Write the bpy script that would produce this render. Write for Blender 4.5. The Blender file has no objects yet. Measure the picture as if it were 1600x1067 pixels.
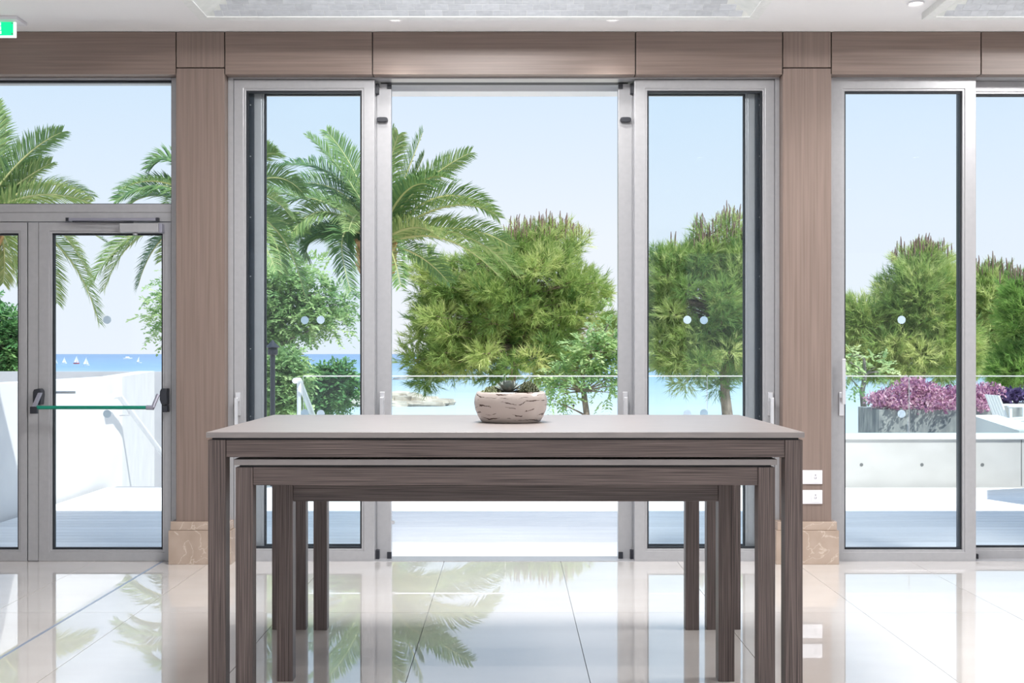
import bpy, math, random
import numpy as np
from mathutils import Vector

# ------------------------------------------------------------------ camera
S = bpy.context.scene
H, F, VX, VY = 1.33, 1800.0, 797.0, 553.0          # eye height, focal length in px, vanishing point
WALLY = F * H / 324.0                              # door plane (foot of the doors at y = 877)
cd = bpy.data.cameras.new('camera'); cam = bpy.data.objects.new('camera', cd)
S.collection.objects.link(cam); S.camera = cam
cam.location = (0, 0, H); cam.rotation_euler = (math.pi / 2, 0, 0)
cd.sensor_width = 36.0; cd.lens = F / 1600 * 36.0
cd.shift_x = (800 - VX) / 1600; cd.shift_y = (VY - 533.5) / 1600
cd.clip_end = 60000; cd.clip_start = 0.05

# ------------------------------------------------------------------ sky, sun, exposure
w = bpy.data.worlds.new('sky'); S.world = w; w.use_nodes = True
nt = w.node_tree; nt.nodes.clear()
tc = nt.nodes.new('ShaderNodeTexCoord'); sp = nt.nodes.new('ShaderNodeSeparateXYZ')
rp = nt.nodes.new('ShaderNodeValToRGB'); bg = nt.nodes.new('ShaderNodeBackground'); wo = nt.nodes.new('ShaderNodeOutputWorld')
nt.links.new(tc.outputs['Generated'], sp.inputs[0]); nt.links.new(sp.outputs[2], rp.inputs[0])
nt.links.new(rp.outputs[0], bg.inputs[0]); nt.links.new(bg.outputs[0], wo.inputs[0])
e = rp.color_ramp.elements
e[0].position = 0.0; e[0].color = (0.87, 0.90, 0.97, 1)
e[1].position = 1.0; e[1].color = (0.46, 0.64, 0.95, 1)
x = e.new(0.10); x.color = (0.82, 0.88, 0.97, 1)
x = e.new(0.24); x.color = (0.65, 0.79, 0.955, 1)
bg.inputs[1].default_value = 1.06
sd = bpy.data.lights.new('sun', 'SUN'); sd.energy = 5.5; sd.angle = 0.0093; sd.color = (1.0, 0.96, 0.9)
sun = bpy.data.objects.new('sun', sd); S.collection.objects.link(sun)
sun.location = (10, -20, 40)
sun.rotation_euler = Vector((-0.50, 0.54, -1)).to_track_quat('-Z', 'Y').to_euler()
S.view_settings.view_transform = 'Standard'; S.view_settings.look = 'None'
S.view_settings.gamma = 1.0; S.view_settings.use_curve_mapping = False
S.view_settings.exposure = 0.0
LAMP = 1.0                                          # common dimmer of the ceiling lamps

# ------------------------------------------------------------------ helpers
COL = S.collection
WPOS = {}
def P(px, py, Y): return ((px - VX) * Y / F, Y, H + (VY - py) * Y / F)
def PX(px, Y): return (px - VX) * Y / F
def PZ(py, Y): return H + (VY - py) * Y / F

def tag(o, label=None, cat=None, group=None, kind=None):
    if label: o['label'] = label
    if cat: o['category'] = cat
    if group: o['group'] = group
    if kind: o['kind'] = kind
    return o
def empty(name, loc, label=None, cat=None, group=None, kind=None, parent=None):
    o = bpy.data.objects.new(name, None); COL.objects.link(o); o.empty_display_size = 0.1
    loc = tuple(loc)
    pl = WPOS.get(parent.name, (0, 0, 0)) if parent else (0, 0, 0)
    if parent: o.parent = parent
    o.location = tuple(a - b for a, b in zip(loc, pl)); WPOS[o.name] = loc
    return tag(o, label, cat, group, kind)
def link_mesh(name, me, mat, parent, origin):
    o = bpy.data.objects.new(name, me); COL.objects.link(o)
    if mat and not me.materials: me.materials.append(mat)
    pl = (0, 0, 0)
    if parent: o.parent = parent; pl = WPOS[parent.name]
    o.location = tuple(a - b for a, b in zip(origin, pl)); WPOS[o.name] = tuple(origin)
    return o
def np_mesh(name, V, T, mat, parent=None, origin=None, tint=None, smooth=False):
    V = np.asarray(V, np.float32).reshape(-1, 3); T = np.asarray(T, np.int32)
    if origin is None: origin = ((V[:, 0].min() + V[:, 0].max()) / 2, (V[:, 1].min() + V[:, 1].max()) / 2, float(V[:, 2].min()))
    V = V - np.array(origin, np.float32)
    me = bpy.data.meshes.new(name); n = T.shape[1]
    me.vertices.add(len(V)); me.vertices.foreach_set('co', V.ravel())
    me.loops.add(T.size); me.loops.foreach_set('vertex_index', T.ravel())
    me.polygons.add(len(T)); me.polygons.foreach_set('loop_start', np.arange(0, T.size, n, dtype=np.int32))
    me.update(calc_edges=True)
    if tint is not None:
        a = me.attributes.new('tint', 'FLOAT', 'POINT'); a.data.foreach_set('value', np.asarray(tint, np.float32))
    if smooth: me.polygons.foreach_set('use_smooth', [True] * len(T))
    return link_mesh(name, me, mat, parent, tuple(float(c) for c in origin))

class MB:
    def __init__(s): s.v = []; s.f = []
    def add(s, vs, fs):
        b = len(s.v); s.v += [tuple(p) for p in vs]; s.f += [tuple(b + i for i in f) for f in fs]; return s
    def box(s, x0, x1, y0, y1, z0, z1):
        return s.add([(x0, y0, z0), (x1, y0, z0), (x1, y1, z0), (x0, y1, z0), (x0, y0, z1), (x1, y0, z1), (x1, y1, z1), (x0, y1, z1)],
                     [(3, 2, 1, 0), (4, 5, 6, 7), (0, 1, 5, 4), (1, 2, 6, 5), (2, 3, 7, 6), (3, 0, 4, 7)])
    def hexa(s, p8):       # bottom loop 4, top loop 4
        return s.add(p8, [(3, 2, 1, 0), (4, 5, 6, 7), (0, 1, 5, 4), (1, 2, 6, 5), (2, 3, 7, 6), (3, 0, 4, 7)])
    def ring(s, x0, x1, z0, z1, wl, wr, wb, wt, y0, y1):    # mitred rectangular ring in the XZ plane
        o = [(x0, z0), (x1, z0), (x1, z1), (x0, z1)]; i = [(x0 + wl, z0 + wb), (x1 - wr, z0 + wb), (x1 - wr, z1 - wt), (x0 + wl, z1 - wt)]
        vs = [(x, y0, z) for x, z in o + i] + [(x, y1, z) for x, z in o + i]
        fs = []
        for a in range(4):
            b = (a + 1) % 4
            fs += [(a, b, 4 + b, 4 + a), (8 + b, 8 + a, 12 + a, 12 + b), (b, a, 8 + a, 8 + b), (4 + a, 4 + b, 12 + b, 12 + a)]
        return s.add(vs, fs)
    def hring(s, x0, x1, y0, y1, wd, z0, z1):               # horizontal ring
        o = [(x0, y0), (x1, y0), (x1, y1), (x0, y1)]; i = [(x0 + wd, y0 + wd), (x1 - wd, y0 + wd), (x1 - wd, y1 - wd), (x0 + wd, y1 - wd)]
        vs = [(x, y, z0) for x, y in o + i] + [(x, y, z1) for x, y in o + i]
        fs = []
        for a in range(4):
            b = (a + 1) % 4
            fs += [(b, a, 4 + a, 4 + b), (8 + a, 8 + b, 12 + b, 12 + a), (a, b, 8 + b, 8 + a), (4 + b, 4 + a, 12 + a, 12 + b)]
        return s.add(vs, fs)
    def tube(s, pts, rad, n=8, cap=True):
        pts = [Vector(p) for p in pts]
        if not hasattr(rad, '__len__'): rad = [rad] * len(pts)
        b0 = len(s.v); up = Vector((0.13, 0.31, 0.94))
        for i, p in enumerate(pts):
            t = (pts[min(i + 1, len(pts) - 1)] - pts[max(i - 1, 0)]).normalized()
            u = t.cross(up)
            if u.length < 0.05: u = t.cross(Vector((1, 0, 0)))
            u.normalize(); v = t.cross(u)
            for k in range(n):
                a = 2 * math.pi * k / n; q = p + (u * math.cos(a) + v * math.sin(a)) * rad[i]; s.v.append(tuple(q))
        for i in range(len(pts) - 1):
            for k in range(n):
                a = b0 + i * n + k; b = b0 + i * n + (k + 1) % n
                s.f.append((a, b, b + n, a + n))
        if cap:
            s.f.append(tuple(b0 + k for k in range(n))[::-1]); m = b0 + (len(pts) - 1) * n; s.f.append(tuple(m + k for k in range(n)))
        return s
    def lathe(s, prof, c, n=32, cap=True):                   # prof: (r, z) from the bottom up
        b0 = len(s.v)
        for r, z in prof:
            for k in range(n):
                a = 2 * math.pi * k / n; s.v.append((c[0] + r * math.cos(a), c[1] + r * math.sin(a), c[2] + z))
        for i in range(len(prof) - 1):
            for k in range(n):
                a = b0 + i * n + k; b = b0 + i * n + (k + 1) % n; s.f.append((a, b, b + n, a + n))
        if cap:
            s.f.append(tuple(b0 + k for k in range(n))[::-1]); m = b0 + (len(prof) - 1) * n; s.f.append(tuple(m + k for k in range(n)))
        return s
    def disc_y(s, c, r, t, n=20):                            # small cylinder whose axis is Y, from c.y to c.y + t
        a = [(c[0] + r * math.cos(2 * math.pi * k / n), c[1], c[2] + r * math.sin(2 * math.pi * k / n)) for k in range(n)]
        b = [(p[0], p[1] + t, p[2]) for p in a]
        return s.add(a + b, [tuple(range(n)), tuple(range(2 * n - 1, n - 1, -1))] + [(k, k + n, (k + 1) % n + n, (k + 1) % n) for k in range(n)])
    def prism(s, poly, y0, y1):                              # polygon in XZ extruded along Y
        n = len(poly)
        return s.add([(x, y0, z) for x, z in poly] + [(x, y1, z) for x, z in poly],
                     [tuple(range(n)), tuple(range(2 * n - 1, n - 1, -1))] + [(k, k + n, (k + 1) % n + n, (k + 1) % n) for k in range(n)])
    def build(s, name, mat, parent=None, origin=None, smooth=False, bevel=0, kind=None):
        xs, ys, zs = zip(*s.v)
        if origin is None: origin = ((min(xs) + max(xs)) / 2, (min(ys) + max(ys)) / 2, min(zs))
        me = bpy.data.meshes.new(name)
        me.from_pydata([(a - origin[0], b - origin[1], c - origin[2]) for a, b, c in s.v], [], s.f); me.update()
        import bmesh
        bm = bmesh.new(); bm.from_mesh(me); bmesh.ops.recalc_face_normals(bm, faces=bm.faces); bm.to_mesh(me); bm.free()
        if smooth: me.polygons.foreach_set('use_smooth', [True] * len(me.polygons))
        o = link_mesh(name, me, mat, parent, origin)
        if smooth:
            m = o.modifiers.new('edges', 'EDGE_SPLIT'); m.split_angle = math.radians(42)
        if bevel:
            m = o.modifiers.new('bevel', 'BEVEL'); m.width = bevel; m.segments = 2; m.limit_method = 'ANGLE'
        if kind: o['kind'] = kind
        return o
def copy_piece(src, origin, parent):
    o = src.copy(); COL.objects.link(o); o.parent = parent
    pl = WPOS[parent.name]; o.location = tuple(a - b for a, b in zip(origin, pl)); WPOS[o.name] = tuple(origin)
    return o

# ------------------------------------------------------------------ materials
def mat(name, col, rough=0.5, metal=0.0, spec=0.5):
    m = bpy.data.materials.new(name); m.use_nodes = True
    b = m.node_tree.nodes['Principled BSDF']
    b.inputs['Base Color'].default_value = (*col, 1); b.inputs['Roughness'].default_value = rough
    b.inputs['Metallic'].default_value = metal; b.inputs['Specular IOR Level'].default_value = spec
    return m, m.node_tree, b
def noise_mat(name, c1, c2, scale=(5, 5, 5), rough=0.5, lo=0.3, hi=0.7, detail=4, bump=0.0, metal=0.0, spec=0.5, bdist=0.002, objrand=0.0, nscale=1.0, coat=0.0):
    m, t, b = mat(name, c1, rough, metal, spec)
    N = t.nodes; L = t.links
    tc = N.new('ShaderNodeTexCoord'); mp = N.new('ShaderNodeMapping'); mp.inputs['Scale'].default_value = scale
    no = N.new('ShaderNodeTexNoise'); no.inputs['Detail'].default_value = detail; no.inputs['Scale'].default_value = nscale
    src = tc.outputs['Object']
    if objrand:
        oi = N.new('ShaderNodeObjectInfo'); va = N.new('ShaderNodeVectorMath'); va.operation = 'MULTIPLY_ADD'
        cx = N.new('ShaderNodeCombineXYZ')
        for i in range(3): L.new(oi.outputs['Random'], cx.inputs[i])
        va.inputs[1].default_value = (37, 53, 71); L.new(cx.outputs[0], va.inputs[0]); L.new(src, va.inputs[2]); src = va.outputs[0]
    L.new(src, mp.inputs[0]); L.new(mp.outputs[0], no.inputs['Vector'])
    r = N.new('ShaderNodeValToRGB'); r.color_ramp.elements[0].position = lo; r.color_ramp.elements[1].position = hi
    r.color_ramp.elements[0].color = (*c1, 1); r.color_ramp.elements[1].color = (*c2, 1)
    L.new(no.outputs[0], r.inputs[0])
    out = r.outputs[0]
    if objrand:
        hs = N.new('ShaderNodeHueSaturation'); mr = N.new('ShaderNodeMapRange')
        mr.inputs[3].default_value = 1 - objrand; mr.inputs[4].default_value = 1 + objrand
        L.new(oi.outputs['Random'], mr.inputs[0]); L.new(mr.outputs[0], hs.inputs['Value']); L.new(out, hs.inputs['Color']); out = hs.outputs[0]
    L.new(out, b.inputs['Base Color'])
    if bump:
        bp = N.new('ShaderNodeBump'); bp.inputs['Strength'].default_value = bump; bp.inputs['Distance'].default_value = bdist
        L.new(no.outputs[0], bp.inputs['Height']); L.new(bp.outputs[0], b.inputs['Normal'])
    if coat: b.inputs['Coat Weight'].default_value = coat; b.inputs['Coat Roughness'].default_value = 0.03
    return m
def glass_mat(name, tint, refl=1.0, ior=1.45):
    m = bpy.data.materials.new(name); m.use_nodes = True; t = m.node_tree; N = t.nodes; L = t.links; N.clear()
    o = N.new('ShaderNodeOutputMaterial'); mx = N.new('ShaderNodeMixShader'); tr = N.new('ShaderNodeBsdfTransparent'); gl = N.new('ShaderNodeBsdfGlossy')
    fr = N.new('ShaderNodeFresnel'); fr.inputs[0].default_value = ior; mu = N.new('ShaderNodeMath'); mu.operation = 'MULTIPLY'; mu.inputs[1].default_value = refl
    tr.inputs[0].default_value = (*tint, 1); gl.inputs['Roughness'].default_value = 0.0; gl.inputs[0].default_value = (1, 1, 1, 1)
    L.new(fr.outputs[0], mu.inputs[0]); L.new(mu.outputs[0], mx.inputs[0]); L.new(tr.outputs[0], mx.inputs[1]); L.new(gl.outputs[0], mx.inputs[2]); L.new(mx.outputs[0], o.inputs[0])
    return m
def leaf_mat(name, ca, cb, cc, trans=0.35, rough=0.55):
    m = bpy.data.materials.new(name); m.use_nodes = True; t = m.node_tree; N = t.nodes; L = t.links
    b = N['Principled BSDF']; o = N['Material Output']
    at = N.new('ShaderNodeAttribute'); at.attribute_name = 'tint'
    r = N.new('ShaderNodeValToRGB'); r.color_ramp.elements[0].color = (*ca, 1); r.color_ramp.elements[1].color = (*cc, 1)
    q = r.color_ramp.elements.new(0.5); q.color = (*cb, 1)
    L.new(at.outputs['Fac'], r.inputs[0]); L.new(r.outputs[0], b.inputs['Base Color']); b.inputs['Roughness'].default_value = rough
    b.inputs['Specular IOR Level'].default_value = 0.3
    tl = N.new('ShaderNodeBsdfTranslucent'); L.new(r.outputs[0], tl.inputs[0]); mx = N.new('ShaderNodeMixShader'); mx.inputs[0].default_value = trans
    L.new(b.outputs[0], mx.inputs[1]); L.new(tl.outputs[0], mx.inputs[2]); L.new(mx.outputs[0], o.inputs[0])
    return m
M = {}
WA, WB = (0.175, 0.127, 0.106), (0.245, 0.185, 0.158)
M['veneer_h'] = noise_mat('veneer_h', WA, WB, (1.5, 90, 75), 0.42, 0.28, 0.75, 5, 0.08, objrand=0.05)
M['veneer_v'] = noise_mat('veneer_v', WA, WB, (75, 90, 1.5), 0.42, 0.28, 0.75, 5, 0.08, objrand=0.05)
TA, TB = (0.040, 0.029, 0.027), (0.20, 0.155, 0.145)
M['table_x'] = noise_mat('table_wood_x', TA, TB, (3.0, 520, 520), 0.45, 0.33, 0.66, 3, 0.45, bdist=0.0012, objrand=0.06)
M['table_y'] = noise_mat('table_wood_y', TA, TB, (520, 3.0, 520), 0.45, 0.33, 0.66, 3, 0.45, bdist=0.0012, objrand=0.06)
M['table_z'] = noise_mat('table_wood_z', TA, TB, (520, 520, 3.0), 0.45, 0.33, 0.66, 3, 0.45, bdist=0.0012, objrand=0.06)
M['tabletop'] = noise_mat('tabletop', (0.145, 0.115, 0.105), (0.205, 0.165, 0.152), (9, 60, 60), 0.45, 0.3, 0.7, 4, 0.05, bdist=0.001, coat=1.0)
M['tabletop'].node_tree.nodes['Principled BSDF'].inputs['Coat Roughness'].default_value = 0.42
M['tabletop'].node_tree.nodes['Principled BSDF'].inputs['Coat IOR'].default_value = 2.4
M['black'] = mat('black', (0.008, 0.008, 0.010), 0.5)[0]
M['black_plastic'] = mat('black_plastic', (0.02, 0.022, 0.03), 0.35)[0]
M['alu'] = noise_mat('aluminium', (0.375, 0.375, 0.39), (0.405, 0.405, 0.42), (30, 30, 30), 0.33, metal=0.25, spec=0.5)
M['alu_dark'] = mat('alu_dark', (0.035, 0.045, 0.06), 0.3, 0.3)[0]
M['steel'] = mat('steel', (0.72, 0.72, 0.74), 0.28, 0.7)[0]
M['closer'] = mat('closer', (0.30, 0.30, 0.36), 0.4, 0.4)[0]
M['green_bar'] = mat('green_bar', (0.0, 0.21, 0.135), 0.35)[0]
M['glass'] = glass_mat('glass', (0.965, 0.988, 0.996), 0.30)
M['glass_rail'] = glass_mat('glass_rail', (0.95, 0.988, 0.988), 0.4)
M['dot'] = mat('frosted_dot', (0.40, 0.52, 0.63), 0.7)[0]
M['gasket'] = mat('gasket', (0.012, 0.016, 0.022), 0.6)[0]
M['tile'] = noise_mat('floor_tile', (0.66, 0.62, 0.585), (0.73, 0.695, 0.665), (1.2, 2.6, 2.6), 0.12, 0.3, 0.7, 6, 0.0, objrand=0.02, spec=0.2, coat=1.0)
M['tile'].node_tree.nodes['Principled BSDF'].inputs['Coat IOR'].default_value = 3.0
M['tile'].node_tree.nodes['Principled BSDF'].inputs['Coat Roughness'].default_value = 0.005
M['grout'] = mat('grout', (0.30, 0.31, 0.33), 0.7)[0]
M['joint'] = mat('joint_strip', (0.35, 0.40, 0.50), 0.3, 0.5)[0]
M['ceiling'] = mat('ceiling_paint', (0.88, 0.88, 0.89), 0.8)[0]
M['plaster'] = mat('plaster', (0.55, 0.52, 0.49), 0.8)[0]
M['ring'] = noise_mat('silver_frame', (0.80, 0.82, 0.81), (0.88, 0.90, 0.89), (30, 30, 30), 0.45)
M['vault'] = noise_mat('silver_leaf_smooth', (0.68, 0.71, 0.69), (0.80, 0.82, 0.80), (14, 14, 14), 0.5)
M['vtile'] = noise_mat('silver_leaf_tile', (0.52, 0.55, 0.59), (0.62, 0.65, 0.69), (25, 40, 40), 0.42, objrand=0.09)
def marble():
    m = noise_mat('cream_marble', (0.36, 0.275, 0.215), (0.45, 0.355, 0.29), (6, 6, 6), 0.18, 0.3, 0.7, 5)
    t = m.node_tree; N = t.nodes; L = t.links; b = N['Principled BSDF']
    tc = N.new('ShaderNodeTexCoord'); vo = N.new('ShaderNodeMath'); vo.operation = 'ABSOLUTE'; su = N.new('ShaderNodeMath'); su.operation = 'SUBTRACT'; su.inputs[1].default_value = 0.5
    no = N.new('ShaderNodeTexNoise'); no.inputs['Scale'].default_value = 5.5; no.inputs['Detail'].default_value = 7; no.inputs['Distortion'].default_value = 0.9
    L.new(tc.outputs['Object'], no.inputs['Vector']); L.new(no.outputs[0], su.inputs[0]); L.new(su.outputs[0], vo.inputs[0])
    r = N.new('ShaderNodeValToRGB'); r.color_ramp.elements[0].position = 0.0; r.color_ramp.elements[1].position = 0.014
    r.color_ramp.elements[0].color = (0.5, 0.5, 0.5, 1); r.color_ramp.elements[1].color = (0, 0, 0, 1)
    mc = N.new('ShaderNodeMix'); mc.data_type = 'RGBA'; src = b.inputs['Base Color'].links[0].from_socket
    L.new(vo.outputs[0], r.inputs[0]); L.new(r.outputs[0], mc.inputs[0]); L.new(src, mc.inputs[6]); mc.inputs[7].default_value = (0.70, 0.60, 0.52, 1); L.new(mc.outputs[2], b.inputs['Base Color'])
    return m
M['marble'] = marble()
M['white_plastic'] = mat('white_plastic', (0.74, 0.74, 0.78), 0.4)[0]
M['grey_print'] = mat('grey_print', (0.20, 0.20, 0.23), 0.5)[0]
M['deck'] = noise_mat('bleached_deck', (0.78, 0.77, 0.76), (0.92, 0.91, 0.90), (1.5, 50, 50), 0.6, 0.3, 0.7, 4, 0.2, objrand=0.07)
M['white_wall'] = noise_mat('white_render', (0.70, 0.70, 0.71), (0.77, 0.77, 0.77), (3, 3, 3), 0.85)
M['grey_wall'] = noise_mat('grey_render', (0.42, 0.43, 0.46), (0.50, 0.51, 0.54), (2, 2, 2), 0.85)
M['concrete'] = noise_mat('concrete', (0.52, 0.52, 0.50), (0.64, 0.64, 0.62), (2.2, 2, 3.5), 0.8, 0.25, 0.75, 6, 0.1)
M['hole'] = mat('tie_hole', (0.16, 0.17, 0.17), 0.8)[0]
M['coping'] = mat('white_coping', (0.84, 0.84, 0.82), 0.6)[0]
M['planter'] = noise_mat('planter_stone', (0.17, 0.185, 0.20), (0.48, 0.48, 0.45), (9, 9, 3), 0.85, 0.35, 0.75, 8, 0.3, bdist=0.01)
M['white_paint'] = mat('white_paint', (0.80, 0.81, 0.83), 0.35)[0]
M['bark'] = noise_mat('bark', (0.16, 0.12, 0.10), (0.36, 0.28, 0.23), (14, 14, 5), 0.9, 0.3, 0.7, 6, 0.6, bdist=0.02)
M['bark_grey'] = noise_mat('bark_grey', (0.13, 0.12, 0.12), (0.30, 0.28, 0.27), (14, 14, 5), 0.9, 0.3, 0.7, 6, 0.6, bdist=0.02)
M['palm_bark'] = noise_mat('palm_bark', (0.20, 0.14, 0.105), (0.52, 0.40, 0.33), (7, 7, 16), 0.9, 0.3, 0.7, 5, 0.7, bdist=0.03)
M['boot'] = noise_mat('palm_leaf_base', (0.42, 0.22, 0.10), (0.70, 0.45, 0.25), (20, 20, 6), 0.8)
M['palm'] = leaf_mat('palm_leaf', (0.08, 0.20, 0.10), (0.25, 0.39, 0.14), (0.60, 0.64, 0.30), 0.36, 0.36)
M['rachis'] = mat('palm_rachis', (0.52, 0.52, 0.24), 0.5)[0]
M['pine'] = leaf_mat('pine_needles', (0.13, 0.26, 0.09), (0.37, 0.51, 0.16), (0.72, 0.77, 0.36), 0.42)
M['pine2'] = leaf_mat('pine_needles_fresh', (0.09, 0.22, 0.06), (0.23, 0.42, 0.10), (0.46, 0.62, 0.20), 0.40)
M['candle'] = mat('pine_candle', (0.20, 0.13, 0.11), 0.8)[0]
M['broad'] = leaf_mat('broad_leaf', (0.20, 0.38, 0.17), (0.42, 0.60, 0.28), (0.72, 0.82, 0.46), 0.45)
M['bush'] = leaf_mat('bush_leaf', (0.07, 0.22, 0.09), (0.16, 0.36, 0.13), (0.30, 0.50, 0.18), 0.35)
M['purple'] = leaf_mat('purple_leaf', (0.20, 0.07, 0.20), (0.60, 0.29, 0.44), (0.90, 0.62, 0.68), 0.30)
M['purple_shaded'] = leaf_mat('shaded_purple_leaf', (0.05, 0.03, 0.11), (0.11, 0.07, 0.20), (0.20, 0.13, 0.30), 0.25)  # darker copy of the purple leaf, with the shade put into its colour
M['sand'] = noise_mat('sand', (0.62, 0.55, 0.44), (0.74, 0.68, 0.57), (0.5, 0.5, 0.5), 0.9)
M['paving'] = noise_mat('paving', (0.60, 0.58, 0.54), (0.68, 0.66, 0.62), (1, 1, 1), 0.85)
M['rock'] = noise_mat('limestone_rock', (0.20, 0.165, 0.125), (0.52, 0.48, 0.41), (0.9, 0.9, 1.4), 0.9, 0.2, 0.55, 6, 0.5, bdist=0.2, objrand=0.1)
M['dark_rock'] = noise_mat('dark_rock', (0.12, 0.13, 0.15), (0.45, 0.44, 0.42), (0.4, 0.4, 0.4), 0.9)
def sea_mat():
    m, t, b = mat('sea', (0.1, 0.4, 0.7), 0.35, 0, 0.25); N = t.nodes; L = t.links
    tc = N.new('ShaderNodeTexCoord'); s = N.new('ShaderNodeSeparateXYZ'); L.new(tc.outputs['Object'], s.inputs[0])
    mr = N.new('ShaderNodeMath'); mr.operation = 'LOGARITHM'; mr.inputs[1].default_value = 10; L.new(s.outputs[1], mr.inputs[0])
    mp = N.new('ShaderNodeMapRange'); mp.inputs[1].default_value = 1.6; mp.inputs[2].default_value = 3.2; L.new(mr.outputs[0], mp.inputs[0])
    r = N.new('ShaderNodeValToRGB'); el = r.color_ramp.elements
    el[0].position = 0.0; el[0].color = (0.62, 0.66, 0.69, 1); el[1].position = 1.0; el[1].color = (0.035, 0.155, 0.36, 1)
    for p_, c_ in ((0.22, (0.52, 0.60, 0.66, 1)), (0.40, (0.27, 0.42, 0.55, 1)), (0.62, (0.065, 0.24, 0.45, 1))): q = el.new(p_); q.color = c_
    mg = N.new('ShaderNodeMapping'); mg.inputs['Scale'].default_value = (0.09, 0.9, 1); no = N.new('ShaderNodeTexNoise'); no.inputs['Scale'].default_value = 0.55; no.inputs['Detail'].default_value = 9; no.inputs['Roughness'].default_value = 0.7
    L.new(tc.outputs['Object'], mg.inputs[0]); L.new(mg.outputs[0], no.inputs['Vector']); L.new(mp.outputs[0], r.inputs[0])
    ra = N.new('ShaderNodeMapRange'); ra.inputs[1].default_value = 0.42; ra.inputs[2].default_value = 0.72; ra.inputs[4].default_value = 0.55; L.new(no.outputs[0], ra.inputs[0])
    mx = N.new('ShaderNodeMix'); mx.data_type = 'RGBA'; L.new(ra.outputs[0], mx.inputs[0]); L.new(r.outputs[0], mx.inputs[6]); mx.inputs[7].default_value = (0.62, 0.72, 0.78, 1)  # pale streaks paint foam and sparkle into the water colour
    L.new(mx.outputs[2], b.inputs['Base Color']); bp = N.new('ShaderNodeBump'); bp.inputs['Strength'].default_value = 0.35; bp.inputs['Distance'].default_value = 0.3
    L.new(no.outputs[0], bp.inputs['Height']); L.new(bp.outputs[0], b.inputs['Normal'])
    return m
M['sea'] = sea_mat()
def pot_mat():
    m, t, b = mat('crackled_ceramic', (0.6, 0.5, 0.44), 0.22); N = t.nodes; L = t.links
    tc = N.new('ShaderNodeTexCoord')
    def nz(scale, detail=3):
        mp = N.new('ShaderNodeMapping'); mp.inputs['Scale'].default_value = scale; no = N.new('ShaderNodeTexNoise'); no.inputs['Scale'].default_value = 1.0; no.inputs['Detail'].default_value = detail
        L.new(tc.outputs['Object'], mp.inputs[0]); L.new(mp.outputs[0], no.inputs['Vector']); return no.outputs[0]
    def ma(op, a, b):
        n = N.new('ShaderNodeMath'); n.operation = op
        for k, v in enumerate((a, b)):
            if v is None: continue
            if isinstance(v, (int, float)): n.inputs[k].default_value = v
            else: L.new(v, n.inputs[k])
        return n.outputs[0]
    sx = N.new('ShaderNodeSeparateXYZ'); L.new(tc.outputs['Object'], sx.inputs[0])
    v = ma('ADD', ma('MULTIPLY', sx.outputs[2], 42.0), ma('MULTIPLY', nz((9, 9, 16), 5), 3.4))
    dl = ma('ABSOLUTE', ma('SUBTRACT', ma('FRACT', v, None), 0.5), None)
    r2 = N.new('ShaderNodeMapRange'); r2.inputs[1].default_value = 0.40; r2.inputs[2].default_value = 0.72; r2.inputs[3].default_value = -0.05; r2.inputs[4].default_value = 0.17; L.new(nz((13, 13, 50), 4), r2.inputs[0])
    lt = N.new('ShaderNodeMath'); lt.operation = 'LESS_THAN'; L.new(dl, lt.inputs[0]); L.new(r2.outputs[0], lt.inputs[1])
    mx = N.new('ShaderNodeMix'); mx.data_type = 'RGBA'; L.new(lt.outputs[0], mx.inputs[0]); mx.inputs[6].default_value = (0.50, 0.435, 0.40, 1); mx.inputs[7].default_value = (0.065, 0.036, 0.028, 1)
    L.new(mx.outputs[2], b.inputs['Base Color'])
    bp = N.new('ShaderNodeBump'); bp.invert = True; bp.inputs['Strength'].default_value = 0.6; bp.inputs['Distance'].default_value = 0.002; L.new(lt.outputs[0], bp.inputs['Height']); L.new(bp.outputs[0], b.inputs['Normal'])
    return m
M['pot'] = pot_mat()
M['soil'] = noise_mat('soil', (0.05, 0.035, 0.025), (0.14, 0.10, 0.075), (60, 60, 60), 0.9)
M['succ'] = noise_mat('succulent_leaf', (0.14, 0.17, 0.155), (0.27, 0.30, 0.27), (30, 30, 30), 0.5)
M['sedum_l'] = noise_mat('sedum_pale', (0.16, 0.21, 0.09), (0.34, 0.36, 0.20), (70, 70, 70), 0.6)
M['sedum_d'] = noise_mat('sedum_dark', (0.05, 0.075, 0.03), (0.15, 0.16, 0.075), (70, 70, 70), 0.6)
def emit(name, col, s):
    m = bpy.data.materials.new(name); m.use_nodes = True; b = m.node_tree.nodes['Principled BSDF']
    b.inputs['Base Color'].default_value = (*col, 1); b.inputs['Emission Color'].default_value = (*col, 1); b.inputs['Emission Strength'].default_value = s
    return m
M['lamp'] = emit('lamp_lens', (1.0, 0.93, 0.82), 6.0)
M['sign_green'] = emit('sign_green', (0.0, 0.72, 0.28), 0.9)
M['sign_white'] = emit('sign_white', (0.95, 1.0, 0.97), 0.8)

# ================================================================== the room shell
CZ = H + 504 * 7.30 / F                      # ceiling height
PY = 7.30                                    # face of the wood pillars
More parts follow.
